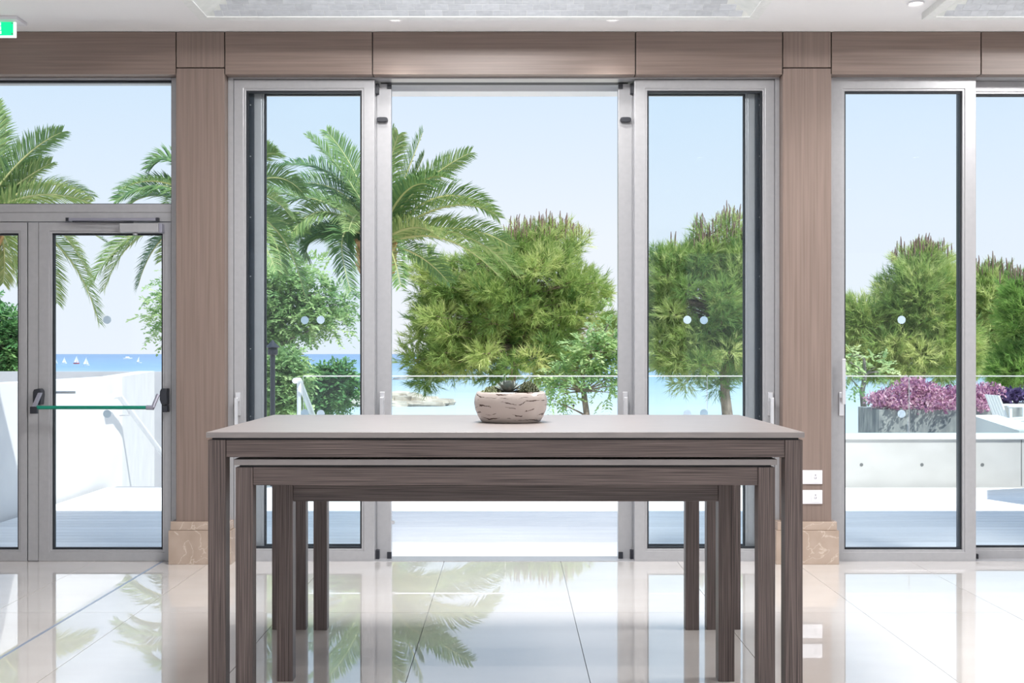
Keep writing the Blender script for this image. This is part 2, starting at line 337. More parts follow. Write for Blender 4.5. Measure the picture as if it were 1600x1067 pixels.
# floor: screed + tiles 0.746 x 1.49 m
floor = MB().box(-7, 8, -4, 7.45, -0.12, -0.010).build('floor', M['grout']); tag(floor, kind='structure')
TX, TY, G = 0.7465, 1.494, 0.0030
x0t = -0.422 - 0.7465 * 9; first = None
ys = [7.42 - TY * (j + 1) for j in range(7)]
k = 0
for j, yy in enumerate(ys):
    for i in range(20):
        xx = x0t + i * TX
        if xx < -7.0 or xx + TX > 8.05: continue
        org = (xx + TX / 2, yy + TY / 2, -0.010)
        if first is None:
            first = MB().box(xx + G / 2, xx + TX - G / 2, yy + G / 2, yy + TY - G / 2, -0.010, 0.0).build('tile', M['tile'], floor, org)
        else: copy_piece(first, org, floor)
MB().box(-2.238, -2.222, -3.0, 7.40, -0.001, 0.0006).build('movement_joint', M['joint'], floor)

# ceiling with two vaulted coffers
CO = [(-1.862, 1.486), (2.469, 5.82)]; CY0, CY1 = 3.55, 6.91
cl = MB()
cl.box(-7, 8, -4, CY0, CZ, CZ + 0.02); cl.box(-7, 8, CY1, 7.6, CZ, CZ + 0.02)
cl.box(-7, CO[0][0], CY0, CY1, CZ, CZ + 0.02); cl.box(CO[0][1], CO[1][0], CY0, CY1, CZ, CZ + 0.02); cl.box(CO[1][1], 8, CY0, CY1, CZ, CZ + 0.02)
ceil = cl.build('ceiling', M['ceiling']); tag(ceil, kind='structure')
def coffer(x0, x1, n):
    rb = CZ - 0.042; wd = 0.06
    co = MB().hring(x0, x1, CY0, CY1, wd, rb, CZ + 0.02).build('trim_%d' % n, M['ring']); tag(co, kind='structure')
    a0, a1, b0, b1 = x0 + wd, x1 - wd, CY0 + wd, CY1 - wd; t = 0.8; s = 0.47
    z0 = rb + 0.006; z1 = z0 + t * s
    o = [(a0, b0, z0), (a1, b0, z0), (a1, b1, z0), (a0, b1, z0)]; i = [(a0 + t, b0 + t, z1), (a1 - t, b0 + t, z1), (a1 - t, b1 - t, z1), (a0 + t, b1 - t, z1)]
    up = 0.02
    v = MB()
    for a in range(4):
        b = (a + 1) % 4
        q = [o[a], o[b], i[b], i[a]]
        v.hexa(q + [(p[0], p[1], p[2] + up) for p in q])
    v.box(a0 + t, a1 - t, b0 + t, b1 - t, z1, z1 + up)
    v.build('vault', M['vault'], co)
    # the silver tiles on the slope that faces the room
    tw, tt = 0.1, 0.0465; firstv = None
    for r in range(8):
        ta, tb = r * tt + 0.002, (r + 1) * tt - 0.001
        xa, xb = a0 + tb + 0.004, a1 - tb - 0.004
        off = (r * 0.037) % tw
        kx = math.floor((xa - a0 - off) / tw)
        while True:
            xs_, xe = a0 + off + kx * tw, a0 + off + (kx + 1) * tw; kx += 1
            if xs_ > xb: break
            xs_, xe = max(xs_ + 0.0008, xa), min(xe - 0.0008, xb)
            if xe - xs_ < 0.012: continue
            hz = random.uniform(0.001, 0.003)
            org = ((xs_ + xe) / 2, b1 - (ta + tb) / 2, z0 + (ta + tb) / 2 * s)
            full = abs((xe - xs_) - (tw - 0.0016)) < 1e-6
            if full and firstv is not None: copy_piece(firstv, org, co); continue
            zz = lambda tq, d: z0 + tq * s - d
            q = [(xs_, b1 - tb), (xe, b1 - tb), (xe, b1 - ta), (xs_, b1 - ta)]
            tq = [tb, tb, ta, ta]
            lo = [(q[m_][0], q[m_][1], zz(tq[m_], hz)) for m_ in range(4)]; hi = [(q[m_][0], q[m_][1], zz(tq[m_], -0.001)) for m_ in range(4)]
            ob = MB().hexa(lo + hi).build('silver_tile', M['vtile'], co, org)
            if full: firstv = ob
    # unseen fill lamp added at the crown of the vault to brighten the room
    cx, cy = (a0 + a1) / 2, (b0 + b1) / 2
    lp = empty('added_fill_lamp', (cx, cy, z1 - 0.05), 'added unseen square fill lamp in the crown of the %s ceiling vault' % ('middle' if n == 1 else 'right hand'), 'lamp')
    MB().box(cx - 0.55, cx + 0.55, cy - 0.55, cy + 0.55, z1 - 0.04, z1 - 0.001).build('housing', M['white_plastic'], lp)
    MB().box(cx - 0.5, cx + 0.5, cy - 0.5, cy + 0.5, z1 - 0.05, z1 - 0.0401).build('diffuser', M['lamp'], lp)
    ld = bpy.data.lights.new('fill_panel_light', 'AREA'); ld.size = 1.0; ld.energy = 150 * LAMP; ld.color = (0.99, 0.985, 1.0)
    lo = bpy.data.objects.new('fill_panel_light', ld); COL.objects.link(lo); lo.location = (0, 0, -0.02); lo.parent = lp
coffer(*CO[0], 1); coffer(*CO[1], 2)
def downlight(x, y, label, power=36):
    d = empty('downlight', (x, y, CZ - 0.012), label, 'lamp', 'recessed downlights')
    MB().lathe([(0.047, 0.012), (0.050, 0.004), (0.045, 0.0), (0.038, 0.004), (0.035, 0.0119)], (x, y, CZ - 0.012), 24, False).build('trim_ring', M['white_plastic'], d, smooth=True)
    MB().lathe([(0.035, 0.0), (0.035, 0.003)], (x, y, CZ - 0.006), 24).build('lens', M['lamp'], d)
    ld = bpy.data.lights.new('downlight_beam', 'SPOT'); ld.energy = power * LAMP; ld.spot_size = math.radians(125); ld.spot_blend = 0.8; ld.shadow_soft_size = 0.06; ld.color = (1.0, 0.965, 0.93)
    lo = bpy.data.objects.new('downlight_beam', ld); COL.objects.link(lo); lo.location = (0, 0, -0.02); lo.parent = d
downlight(PX(618, 7.005), 7.005, 'small warm downlight above the doorway edge where the palm trunk stands')
downlight(PX(958, 7.005), 7.005, 'small warm downlight above the doorway edge away from the palm trunk')
downlight(2.36, 6.70, 'small warm downlight in the ceiling against the right silver frame')
for yy in (2.9, 0.6, -1.8):  # rows of unseen downlights added as fill to brighten the room
    for xx in (-5.4, -2.9, -0.2, 1.97, 4.2, 6.6): downlight(xx, yy, 'added unseen fill downlight in the white ceiling away from the windows', 60)

# walls that close the room
for nm, a in (('wall_left', (-7.2, -7, -4, 7.45, -0.1, CZ + 0.4)), ('wall_right', (8, 8.2, -4, 7.45, -0.1, CZ + 0.4))):
    tag(MB().box(*a).build(nm, M['plaster']), kind='structure')
wr = MB()      # unseen rear wall: piers and a lintel, wide openings added to let daylight in
for xa, xb in ((-7.2, -6.2), (-2.4, -1.9), (2.4, 2.9), (7.2, 8.2)): wr.box(xa, xb, -4.2, -4, -0.1, CZ + 0.4)
wr.box(-7.2, 8.2, -4.2, -4, 3.0, CZ + 0.4)
tag(wr.build('wall_rear', M['plaster']), kind='structure')
tag(MB().box(-7.5, 8.5, -4.5, 7.62, 3.95, 4.05).build('roof', M['white_wall']), kind='structure')  # unseen roof slab, put in to block the sun

# ------------------------------------------------------------------ window wall: core, header panels, pillars
def xp(px): return PX(px, PY)
PIL = [(-250, -174), (275, 351), (1223, 1299), (1752, 1828)]
zh = PZ(115, PY); zs_ = PZ(106, PY)
core = MB()
core.box(-7, 8, PY + 0.022, 7.60, zh + 0.004, CZ + 0.55)
for a, b in PIL: core.box(xp(a) + 0.004, xp(b) - 0.004, PY + 0.022, 7.60, 0, zh + 0.004)
core.box(-7, xp(-250), PY + 0.022, 7.60, 0, zh + 0.004); core.box(xp(1828), 8, PY + 0.022, 7.60, 0, zh + 0.004)
wf = core.build('wall_front', M['black']); tag(wf, kind='structure')
g = 0.0035
def panel(px0, px1, z0, z1, m, name='wood_panel', y0=PY, y1=PY + 0.022):
    return MB().box(xp(px0) + g, xp(px1) - g, y0, y1, z0 + g, z1 - g).build(name, M[m], wf, bevel=0.0012)
for a, b in ((-174, 275), (354, 582), (582, 993), (993, 1223), (1299, 1533), (1533, 1752)):
    if a == 354: a = 351
    panel(a, b, zh, CZ, 'veneer_h')
for a, b in PIL:
    panel(a, b, zs_, CZ, 'veneer_v'); panel(a, b, 0.245, zs_, 'veneer_v')
    for sx, e0 in ((a, 1), (b, -1)):            # return panels on the pillar sides
        xs0 = xp(sx)
        MB().box(min(xs0, xs0 + e0 * 0.0034), max(xs0, xs0 + e0 * 0.0034), PY + 0.002, 7.59, 0.25, zh - 0.002).build('side_panel', M['veneer_v'], wf)
for a, b in ((-840, -250), (1828, 2560)): panel(a, b, 0.02, CZ, 'veneer_v')
# soffit boards under the header
for (a, b) in ((-174, 275), (351, 582), (582, 993), (993, 1223), (1299, 1533), (1533, 1752)):
    MB().box(xp(a) + g, xp(b) - g, PY + 0.0005, 7.40, zh - 0.004, zh + 0.004).build('soffit_board', M['veneer_h'], wf)
# marble plinths
BY = 7.277
for n, (a, b) in zip(('far_left', 'left', 'right', 'far_right'), ((-262, -164), (263, 361), (1213, 1311), (1742, 1840))):
    xa, xb = PX(a, BY), PX(b, BY)
    m = MB().box(xa, xb, BY, 7.56, 0, PZ(829, BY)).build('baseboard_' + n, M['marble'], bevel=0.002); tag(m, kind='structure')
    MB().box(xa + 0.010, xb - 0.010, BY + 0.010, 7.56, PZ(829, BY) + 0.0008, PZ(815.5, BY)).build('cap_stone', M['marble'], m, bevel=0.002)

# ------------------------------------------------------------------ glazed leaves
Y1 = WALLY; Y2 = WALLY + 0.092
def leaf(name, a, b, ztop, zbot, Y, sl, sr, st, sb, th=0.066):
    """a sliding leaf; a, b and the member widths in photo px measured on its own plane"""
    q = Y / F
    x0, x1, z0, z1 = PX(a, Y), PX(b, Y), PZ(zbot, Y), PZ(ztop, Y)
    d = empty(name, ((x0 + x1) / 2, Y + th / 2, z0), kind='structure')
    wl, wr_, wt, wb = sl * q, sr * q, st * q, sb * q; be = 0.018
    MB().ring(x0, x1, z0, z1, wl - be, wr_ - be, wb - be, wt - be, Y, Y + th).build('frame', M['alu'], d, bevel=0.003)
    MB().ring(x0 + wl - be - 0.0005, x1 - wr_ + be + 0.0005, z0 + wb - be - 0.0005, z1 - wt + be + 0.0005, be - 0.004, be - 0.004, be - 0.004, be - 0.004, Y + 0.005, Y + th - 0.005).build('glazing_bead', M['alu'], d, bevel=0.002)
    gx0, gx1, gz0, gz1 = x0 + wl - 0.0045, x1 - wr_ + 0.0045, z0 + wb - 0.0045, z1 - wt + 0.0045
    MB().ring(gx0, gx1, gz0, gz1, 0.011, 0.011, 0.012, 0.012, Y + 0.020, Y + 0.046).build('gasket', M['gasket'], d)
    gp = MB().box(gx0 + 0.001, gx1 - 0.001, Y + 0.029, Y + 0.037, gz0 + 0.001, gz1 - 0.001).build('pane', M['glass'], d)
    return d, gp
def dots(pane, Y, pxs, zs=(1.55, 0.945)):
    for px in pxs:
        for z in zs: MB().disc_y((PX(px, Y), Y + 0.0275, z), 0.026, 0.0012).build('frosted_dot', M['dot'], pane)
def lever(d, px, py, Y, s=1, long=False):
    x, z = PX(px, Y), PZ(py, Y)
    h = MB()
    h.box(x - 0.017, x + 0.017, Y - 0.010, Y, z - 0.075, z + 0.075)
    hp = h.build('handle_plate', M['steel'], d, bevel=0.003)
    m = MB().box(x - 0.012, x + 0.012, Y - 0.050, Y - 0.0102, z + 0.018, z + 0.042)
    m.box(x - 0.012, x + 0.012, Y - 0.062, Y - 0.0502, z - (0.0 if long else 0.13), z + (0.29 if long else 0.042))
    m.build('lever', M['steel'], hp, bevel=0.004)

# middle bay: pairs of leaves, the doorway open between them
d3, g3 = leaf('door_3', 365.3, 585, 124.5, 877, Y1, 19.6, 21.3, 17.8, 20.5)
dots(g3, Y1, [500]); lever(d3, 372, 631, Y1)
d4, g4 = leaf('door_4', 392, 611, 131, 873.6, Y2, 21, 27, 15, 20.5)
dots(g4, Y2, [475]); lever(d4, 597.5, 630, Y2)
d5, g5 = leaf('door_5', 966, 1186, 131, 873.6, Y2, 26.5, 22, 15, 20.5)
dots(g5, Y2, [1101]); lever(d5, 977, 630, Y2)
d6, g6 = leaf('door_6', 991.4, 1210, 124.5, 877, Y1, 21.2, 19, 17.8, 20.5)
dots(g6, Y1, [1075]); lever(d6, 1203.5, 631, Y1)
for dd, xa, xb, tip in ((d4, 588.5, 592, 608), (d5, 985, 988.5, 969)):        # black fittings on the sliding leaves
    s = 1 if xa < 797 else -1
    q = Y2 / F
    MB().box(PX(xa, Y2) - 0.004, PX(xb, Y2) + 0.004, Y2 - 0.030, Y2 + 0.002, PZ(148, Y2), PZ(132, Y2)).build('corner_guide', M['black_plastic'], dd, bevel=0.003)
    MB().box(PX(tip - 3, Y2), PX(tip + 4, Y2), Y2 - 0.012, Y2 - 0.0003, PZ(139, Y2), PZ(132, Y2)).build('corner_cap', M['black_plastic'], dd, bevel=0.002)
    MB().box(PX(xa, Y2) - 0.004, PX(xb, Y2) + 0.006, Y2 - 0.030, Y2 + 0.002, PZ(873, Y2), PZ(858, Y2)).build('bottom_guide', M['black_plastic'], dd, bevel=0.003)
    MB().box(PX(tip - 3, Y2), PX(tip + 4, Y2), Y2 - 0.012, Y2 - 0.0003, PZ(873, Y2), PZ(862, Y2)).build('corner_cap', M['black_plastic'], dd, bevel=0.002)
    xc = PX(598 if s > 0 else 977, Y2); zc = PZ(188, Y2)
    b = MB(); n = 14; pr = []
    for kq in range(n):
        a = 2 * math.pi * kq / n; pr.append((xc + 0.036 * math.copysign(abs(math.cos(a)) ** 0.6, math.cos(a)), zc + 0.016 * math.copysign(abs(math.sin(a)) ** 0.6, math.sin(a))))
    b.prism(pr, Y2 - 0.032, Y2 - 0.0005); b.build('bump_stop', M['black_plastic'], dd, bevel=0.003)
MB().disc_y((PX(614, Y2) - 0.002, Y2 + 0.02, PZ(817, Y2)), 0.012, 0.02).build('lock_pin', M['steel'], d4)
# frame around the middle bay
T3 = empty('trim_3', (PX(790, Y1), Y1 + 0.08, 0), kind='structure')
fy0, fy1 = Y1 - 0.010, Y1 + 0.17
xl, xr = xp(351) + 0.002, xp(1223) - 0.002
MB().box(xl, PX(365, Y1), fy0, fy1, 0, zh - 0.005).build('jamb', M['alu'], T3); MB().box(PX(1210.5, Y1), xr, fy0, fy1, 0, zh - 0.005).build('jamb', M['alu'], T3)
MB().box(PX(365.2, Y1), PX(1210.3, Y1), fy0 - 0.002, fy1, PZ(123.6, Y1), zh - 0.005).build('head', M['alu'], T3)
MB().box(PX(592, Y1), PX(984, Y1), Y2 + 0.0, Y2 + 0.07, PZ(129.0, Y2), PZ(124.5, Y2)).build('head_seal', M['gasket'], T3)
MB().box(PX(365.2, Y1), PX(1210.3, Y1), Y1 - 0.004, fy1, -0.008, 0.003).build('threshold', M['alu'], T3)
for a, b in ((385.5, 398), (1179, 1192)):                    # dark inner lining of the jamb pockets, with screws
    lz = MB().box(PX(a, Y2), PX(b, Y2), Y2 - 0.020, Y2 - 0.006, PZ(872, Y2), PZ(133, Y2)).build('pocket_lining', M['alu_dark'], T3)
    for py in (165, 245, 340, 432, 545, 650):
        MB().disc_y((PX(a + 7, Y2), Y2 - 0.0215, PZ(py, Y2)), 0.004, 0.0014, 10).build('screw', M['steel'], lz)
# exterior blind box over the opening
bb = MB().box(PX(352, 7.9), PX(1222, 7.9), 7.86, 8.02, PZ(143, 7.86), PZ(112, 7.86)).build('trim_4', M['white_paint'], bevel=0.004); tag(bb, kind='structure')
MB().box(PX(352, 7.9), PX(1222, 7.9), 7.61, 7.8595, PZ(118, 7.86), PZ(112, 7.86)).build('bracket_board', M['white_paint'], bb)

# right bay
d7, g7 = leaf('door_7', 1301, 1525.2, 121.5, 877, Y1, 20, 22, 21.5, 19)
dots(g7, Y1, [1411]); lever(d7, 1314.5, 631, Y1, long=True)
d8, g8 = leaf('door_8', 1500, 1740, 127, 875.5, Y2, 16, 21, 20.5, 20.5)
MB().box(PX(1525.5, Y2), PX(1527, Y2), Y2 - 0.02, Y2 - 0.0003, PZ(875, Y2), PZ(865, Y2)).build('bottom_guide', M['black_plastic'], d8)
T5 = empty('trim_5', (PX(1525, Y1), Y1 + 0.08, 0), kind='structure')
xl, xr = xp(1299) + 0.002, xp(1752) - 0.002
MB().box(xl, PX(1300.8, Y1), fy0, fy1, 0, zh - 0.005).build('jamb', M['alu'], T5); MB().box(PX(1741, Y1), xr, fy0, fy1, 0, zh - 0.005).build('jamb', M['alu'], T5)
MB().box(PX(1301, Y1), PX(1740.5, Y1), fy0 - 0.002, fy1, PZ(120.8, Y1), zh - 0.005).build('head', M['alu'], T5)
MB().box(PX(1301, Y1), PX(1740.5, Y1), Y1 - 0.004, fy1, -0.008, 0.003).build('threshold', M['alu'], T5)
MB().box(PX(1497, Y2), PX(1500.5, Y2), Y2 - 0.022, Y2 + 0.03, PZ(870, Y2), PZ(135, Y2)).build('meeting_strip', M['alu_dark'], d8)

# left bay: fixed light above a pair of doors
T6 = empty('trim_6', (PX(50, Y1), Y1 + 0.08, 0), kind='structure')
xl, xr = xp(-174) + 0.002, xp(275) - 0.002
MB().box(PX(268.4, Y1), xr, fy0, fy1, 0, zh - 0.005).build('jamb', M['alu'], T6, bevel=0.002); MB().box(xl, PX(-167.5, Y1), fy0, fy1, 0, zh - 0.005).build('jamb', M['alu'], T6, bevel=0.002)
MB().box(PX(-167.2, Y1), PX(268.1, Y1), fy0, fy1, PZ(124.5, Y1), zh - 0.005).build('head', M['alu'], T6, bevel=0.002)
MB().box(PX(-167.2, Y1), PX(268.1, Y1), fy0 + 0.003, fy1, PZ(332, Y1), PZ(319, Y1)).build('transom', M['alu'], T6, bevel=0.002)
MB().box(PX(-167.2, Y1), PX(268.1, Y1), fy0 + 0.003, fy1, PZ(346.2, Y1), PZ(332.4, Y1)).build('transom', M['alu'], T6, bevel=0.002)
w1 = empty('window_1', (PX(50, Y1), Y1 + 0.04, PZ(319, Y1)), kind='structure')
MB().ring(PX(-167, Y1), PX(268, Y1), PZ(318.8, Y1), PZ(124.8, Y1), 0.008, 0.008, 0.006, 0.012, Y1 + 0.02, Y1 + 0.05).build('gasket', M['gasket'], w1)
MB().box(PX(-166.5, Y1), PX(267.5, Y1), Y1 + 0.031, Y1 + 0.039, PZ(318.4, Y1), PZ(125.2, Y1)).build('pane', M['glass'], w1)
d1, g1 = leaf('door_1', 60, 267.6, 347.2, 877, Y1, 21.5, 15, 18, 19)
dots(g1, Y1, [165])
d2, g2 = leaf('door_2', -166.5, 42, 347.2, 877, Y1, 15, 14.8, 18, 19); dots(g2, Y1, [-62])
MB().box(PX(43.6, Y1), PX(59.4, Y1), Y1 + 0.002, Y1 + 0.06, 0.004, PZ(347.4, Y1)).build('astragal', M['alu'], d2, bevel=0.002)
# door closer with its arm
q = Y1
MB().box(PX(191, q), PX(251.5, q), q - 0.055, q - 0.001, PZ(364, q), PZ(350, q)).build('closer_body', M['alu'], d1, bevel=0.004)
cb = MB().box(PX(251.6, q), PX(257, q), q - 0.055, q - 0.001, PZ(365, q), PZ(350, q)).build('closer_end_cap', M['closer'], d1, bevel=0.004)
MB().lathe([(0.014, 0), (0.017, 0.012)], (PX(213.5, q), q - 0.028, PZ(366.6, q) - 0.004), 14).build('valve_cap', M['alu'], d1)
MB().box(PX(107, q), PX(248, q), q - 0.036, q - 0.0145, PZ(346, q), PZ(341.4, q)).build('closer_rail', M['closer'], T6, bevel=0.002)
MB().tube([(PX(117, q), q - 0.040, PZ(347.2, q)), (PX(212, q), q - 0.048, PZ(348.8, q))], 0.0045, 8).build('closer_arm', M['black_plastic'], d1)
for a in (106, 246): MB().box(PX(a, q), PX(a + 4.5, q), q - 0.038, q - 0.0145, PZ(346.4, q), PZ(341, q)).build('rail_end', M['black_plastic'], T6)
# panic bar
pb = empty('panic_bar', (PX(160, q), q - 0.05, PZ(650, q)), parent=d1)
zb = PZ(635.5, q)
MB().tube([(PX(68, q), q - 0.105, zb), (PX(240, q), q - 0.105, zb)], 0.0115, 14).build('push_bar', M['green_bar'], pb, smooth=True)
hb = MB().prism([(PX(56.5, q), PZ(612, q)), (PX(58, q), PZ(608, q)), (PX(67, q), PZ(606.5, q)), (PX(70, q), PZ(610, q)), (PX(70.5, q), PZ(616, q)), (PX(69, q), PZ(632, q)), (PX(59, q), PZ(632, q)), (PX(56.5, q), PZ(629, q))][::-1], q - 0.055, q - 0.0005)
hb.build('lock_case', M['black_plastic'], pb, bevel=0.005)
MB().hexa([(PX(60, q), q - 0.115, PZ(636, q)), (PX(66, q), q - 0.115, PZ(636, q)), (PX(66, q), q - 0.09, PZ(636, q)), (PX(60, q), q - 0.09, PZ(636, q)),
           (PX(67.5, q), q - 0.085, PZ(613, q)), (PX(72.5, q), q - 0.085, PZ(613, q)), (PX(72.5, q), q - 0.056, PZ(613, q)), (PX(67.5, q), q - 0.056, PZ(613, q))]).build('crank_arm', M['closer'], pb, bevel=0.002)
MB().box(PX(58.5, q), PX(69.5, q), q - 0.120, q - 0.088, PZ(645, q), PZ(634, q)).build('arm_foot', M['black_plastic'], pb, bevel=0.004)
MB().prism([(PX(254, q), PZ(611, q)), (PX(256, q), PZ(606.5, q)), (PX(265, q), PZ(606.5, q)), (PX(265, q), PZ(632, q)), (PX(256, q), PZ(631, q)), (PX(253.5, q), PZ(624, q))][::-1], q - 0.06, q - 0.0005).build('lock_case', M['black_plastic'], pb, bevel=0.005)
MB().box(PX(257, q), PX(265, q), q - 0.05, q - 0.0005, PZ(643.5, q), PZ(632.4, q)).build('lock_tail', M['black_plastic'], pb, bevel=0.003)
MB().tube([(PX(252, q), q - 0.065, PZ(616, q)), (PX(246.5, q), q - 0.105, PZ(636, q))], 0.012, 10).build('crank_arm', M['closer'], pb)
MB().tube([(PX(237, q), q - 0.105, zb), (PX(248, q), q - 0.105, zb - 0.001)], 0.015, 12).build('bar_end', M['closer'], pb)
# outside lever of the door
MB().tube([(PX(70, q), q + 0.066, PZ(614, q)), (PX(70, q), q + 0.118, PZ(614, q)), (PX(107, q), q + 0.118, PZ(614, q))], 0.0085, 10).build('outside_lever', M['steel'], d1, smooth=True)

# ------------------------------------------------------------------ sockets and exit sign
for z0, z1, lb in ((734.5, 756, 'white double socket plate on the wood pillar, upper of the two'), (765.5, 787, 'white double socket plate on the wood pillar, lower of the two')):
    s = PY; a, b = PX(1238.5, s), PX(1284.5, s)
    so = empty('socket', ((a + b) / 2, PY, PZ(z1, s)), lb, 'socket', 'socket plates on the pillar')
    MB().box(a, b, PY - 0.009, PY, PZ(z1, s), PZ(z0, s)).build('plate', M['white_plastic'], so, bevel=0.002)
    for c in (1251.0, 1273.5):
        i = MB().box(PX(c - 6.6, s), PX(c + 6.6, s), PY - 0.0115, PY - 0.0091, PZ(z1 - 2.5, s), PZ(z0 + 2.5, s)).build('insert', M['white_plastic'], so, bevel=0.0008)
        MB().disc_y((PX(c, s), PY - 0.0122, PZ(z0 + 7.5, s)), 0.0042, 0.0007, 12).build('led', M['grey_print'], i)
        MB().ring(PX(c - 1.8, s), PX(c + 1.5, s), PZ(z0 + 13.4, s), PZ(z0 + 10.2, s), 0.0012, 0.003, 0.003, 0.0012, PY - 0.0120, PY - 0.01151).build('symbol', M['grey_print'], i)
YS = 7.02; sg = F / YS
ex = empty('exit_sign', (PX(-9, YS), YS, PZ(58, YS)), 'green illuminated emergency exit sign hanging under the white ceiling', 'sign')
xa, xb = PX(-42, YS), PX(24, YS)
MB().box(xa, xb, YS, YS + 0.02, PZ(58, YS), PZ(31, YS)).build('panel', M['sign_white'], ex, bevel=0.002)
gr = MB().box(xa + 0.012, xb - 0.012, YS - 0.002, YS - 0.0001, PZ(55.5, YS), PZ(33.8, YS)).build('green_face', M['sign_green'], ex, bevel=0.001)
for py0, py1, x1 in ((35.5, 40, 1.6), (41.5, 47, 1.8), (48.5, 53, 2.4)):     # white emblem bars near the edge
    MB().box(PX(-14, YS), PX(x1, YS), YS - 0.004, YS - 0.0021, PZ(py1, YS), PZ(py0, YS)).build('white_emblem', M['sign_white'], gr)
for py in (36.5, 53): MB().disc_y((PX(19.3, YS), YS - 0.0045, PZ(py, YS)), 0.004, 0.0024, 10).build('screw', M['grey_print'], gr)
MB().box(xa - 0.02, PX(33, YS), YS - 0.06, YS + 0.09, CZ - 0.022, CZ - 0.0005).build('canopy', M['white_plastic'], ex, bevel=0.004)

# ================================================================== nested tables
def nest_table(label, x0, x1, y0, y1, ztop, th, gap, ah, lw):
    t = empty('buffet_table', ((x0 + x1) / 2, (y0 + y1) / 2, 0), label, 'table', 'nested buffet tables')
    o = 0.006
    MB().box(x0, x1, y0, y1, ztop - th, ztop).build('tabletop', M['tabletop'], t, bevel=0.0015)
    zl = ztop - th - gap
    MB().box(x0 + 0.02, x1 - 0.02, y0 + 0.016, y1 - 0.016, zl, ztop - th).build('shadow_gap', M['black'], t)
    for xa in (x0 + o, x1 - o - lw):
        for ya in (y0 + o, y1 - o - lw):
            MB().box(xa, xa + lw, ya, ya + lw, 0.0, zl).build('leg', M['table_z'], t, bevel=0.0015)
    e = 0.0012
    for ya in (y0 + o + 0.004, y1 - o - lw + 0.004): MB().box(x0 + o + lw + e, x1 - o - lw - e, ya, ya + lw - 0.008, zl - ah, zl).build('apron', M['table_x'], t, bevel=0.0015)
    for xa in (x0 + o + 0.004, x1 - o - lw + 0.004): MB().box(xa, xa + lw - 0.008, y0 + o + lw + e, y1 - o - lw - e, zl - ah, zl).build('apron', M['table_y'], t, bevel=0.0015)
    return t
TXC = -0.018
nest_table('tallest long wooden table carrying the potted succulents, the outermost of three nested', TXC - 1.137, TXC + 1.137, 4.375, 5.632, 1.033, 0.0215, 0.0085, 0.066, 0.067)
nest_table('middle-sized long wooden table nested under the tallest one', TXC - 1.038, TXC + 1.038, 4.40, 5.625, 0.928, 0.0225, 0.009, 0.069, 0.065)
nest_table('smallest long wooden table nested innermost, its top hidden under the middle-sized one', TXC - 0.935, TXC + 0.935, 4.67, 5.618, 0.826, 0.0225, 0.0055, 0.067, 0.065)

# ------------------------------------------------------------------ bowl with succulents
bx, by, bz = PX(798, 5.04), 5.04, 1.0331
pot = empty('plant_bowl', (bx, by, bz), 'round cream ceramic bowl with dark bark-like cracks standing on the tallest table', 'bowl')
pr = [(0.118, 0), (0.130, 0.004), (0.143, 0.025), (0.1555, 0.055), (0.160, 0.082), (0.1585, 0.105), (0.152, 0.124), (0.1475, 0.131), (0.145, 0.1325), (0.1425, 0.131), (0.141, 0.124)]
MB().lathe(pr, (bx, by, bz), 64, False).lathe([(0.0, 0.0005), (0.118, 0.0)], (bx, by, bz), 64, False).build('bowl', M['pot'], pot, smooth=True)
MB().lathe([(0.1412, 0.116), (0.12, 0.124), (0.06, 0.130), (0.004, 0.131)], (bx, by, bz), 40).build('soil', M['soil'], pot, smooth=True)
rng = random.Random(5)
ros = empty('rosette_succulent', (bx - 0.012, by - 0.04, bz + 0.117), 'grey-green pointed rosette succulent in the middle of the bowl', 'plant')
c0 = Vector((bx - 0.012, by - 0.04, bz + 0.117))
nl = 34
for i in range(nl):
    f = i / (nl - 1); az = i * 2.39996; el = math.radians(16 + 66 * f ** 1.1); L = 0.074 * (1 - 0.45 * f); wdt = 0.0135 * (1 - 0.35 * f)
    d = Vector((math.cos(az) * math.cos(el), math.sin(az) * math.cos(el), math.sin(el))); sd = Vector((-math.sin(az), math.cos(az), 0)); nn = d.cross(sd) * -1
    b = c0 + Vector((0, 0, 0.012 + 0.012 * f)); pts = []
    for tt, ww, cv in ((0, 0.45, 0), (0.35, 0.85, -0.002), (0.7, 1.0, -0.001), (0.88, 0.65, 0.001), (1.0, 0.05, 0.004)):
        p = b + d * L * tt + nn * cv * -1
        pts += [p + sd * wdt * ww, p + nn * 0.0035 * ww, p - sd * wdt * ww, p - nn * 0.004 * ww]
    fs = [(0, 1, 2, 3), (19, 18, 17, 16)]
    for r in range(4):
        for kq in range(4): fs.append((r * 4 + kq, r * 4 + (kq + 1) % 4, r * 4 + 4 + (kq + 1) % 4, r * 4 + 4 + kq))
    MB().add(pts, fs).build('leaf', M['succ'], ros, smooth=True)
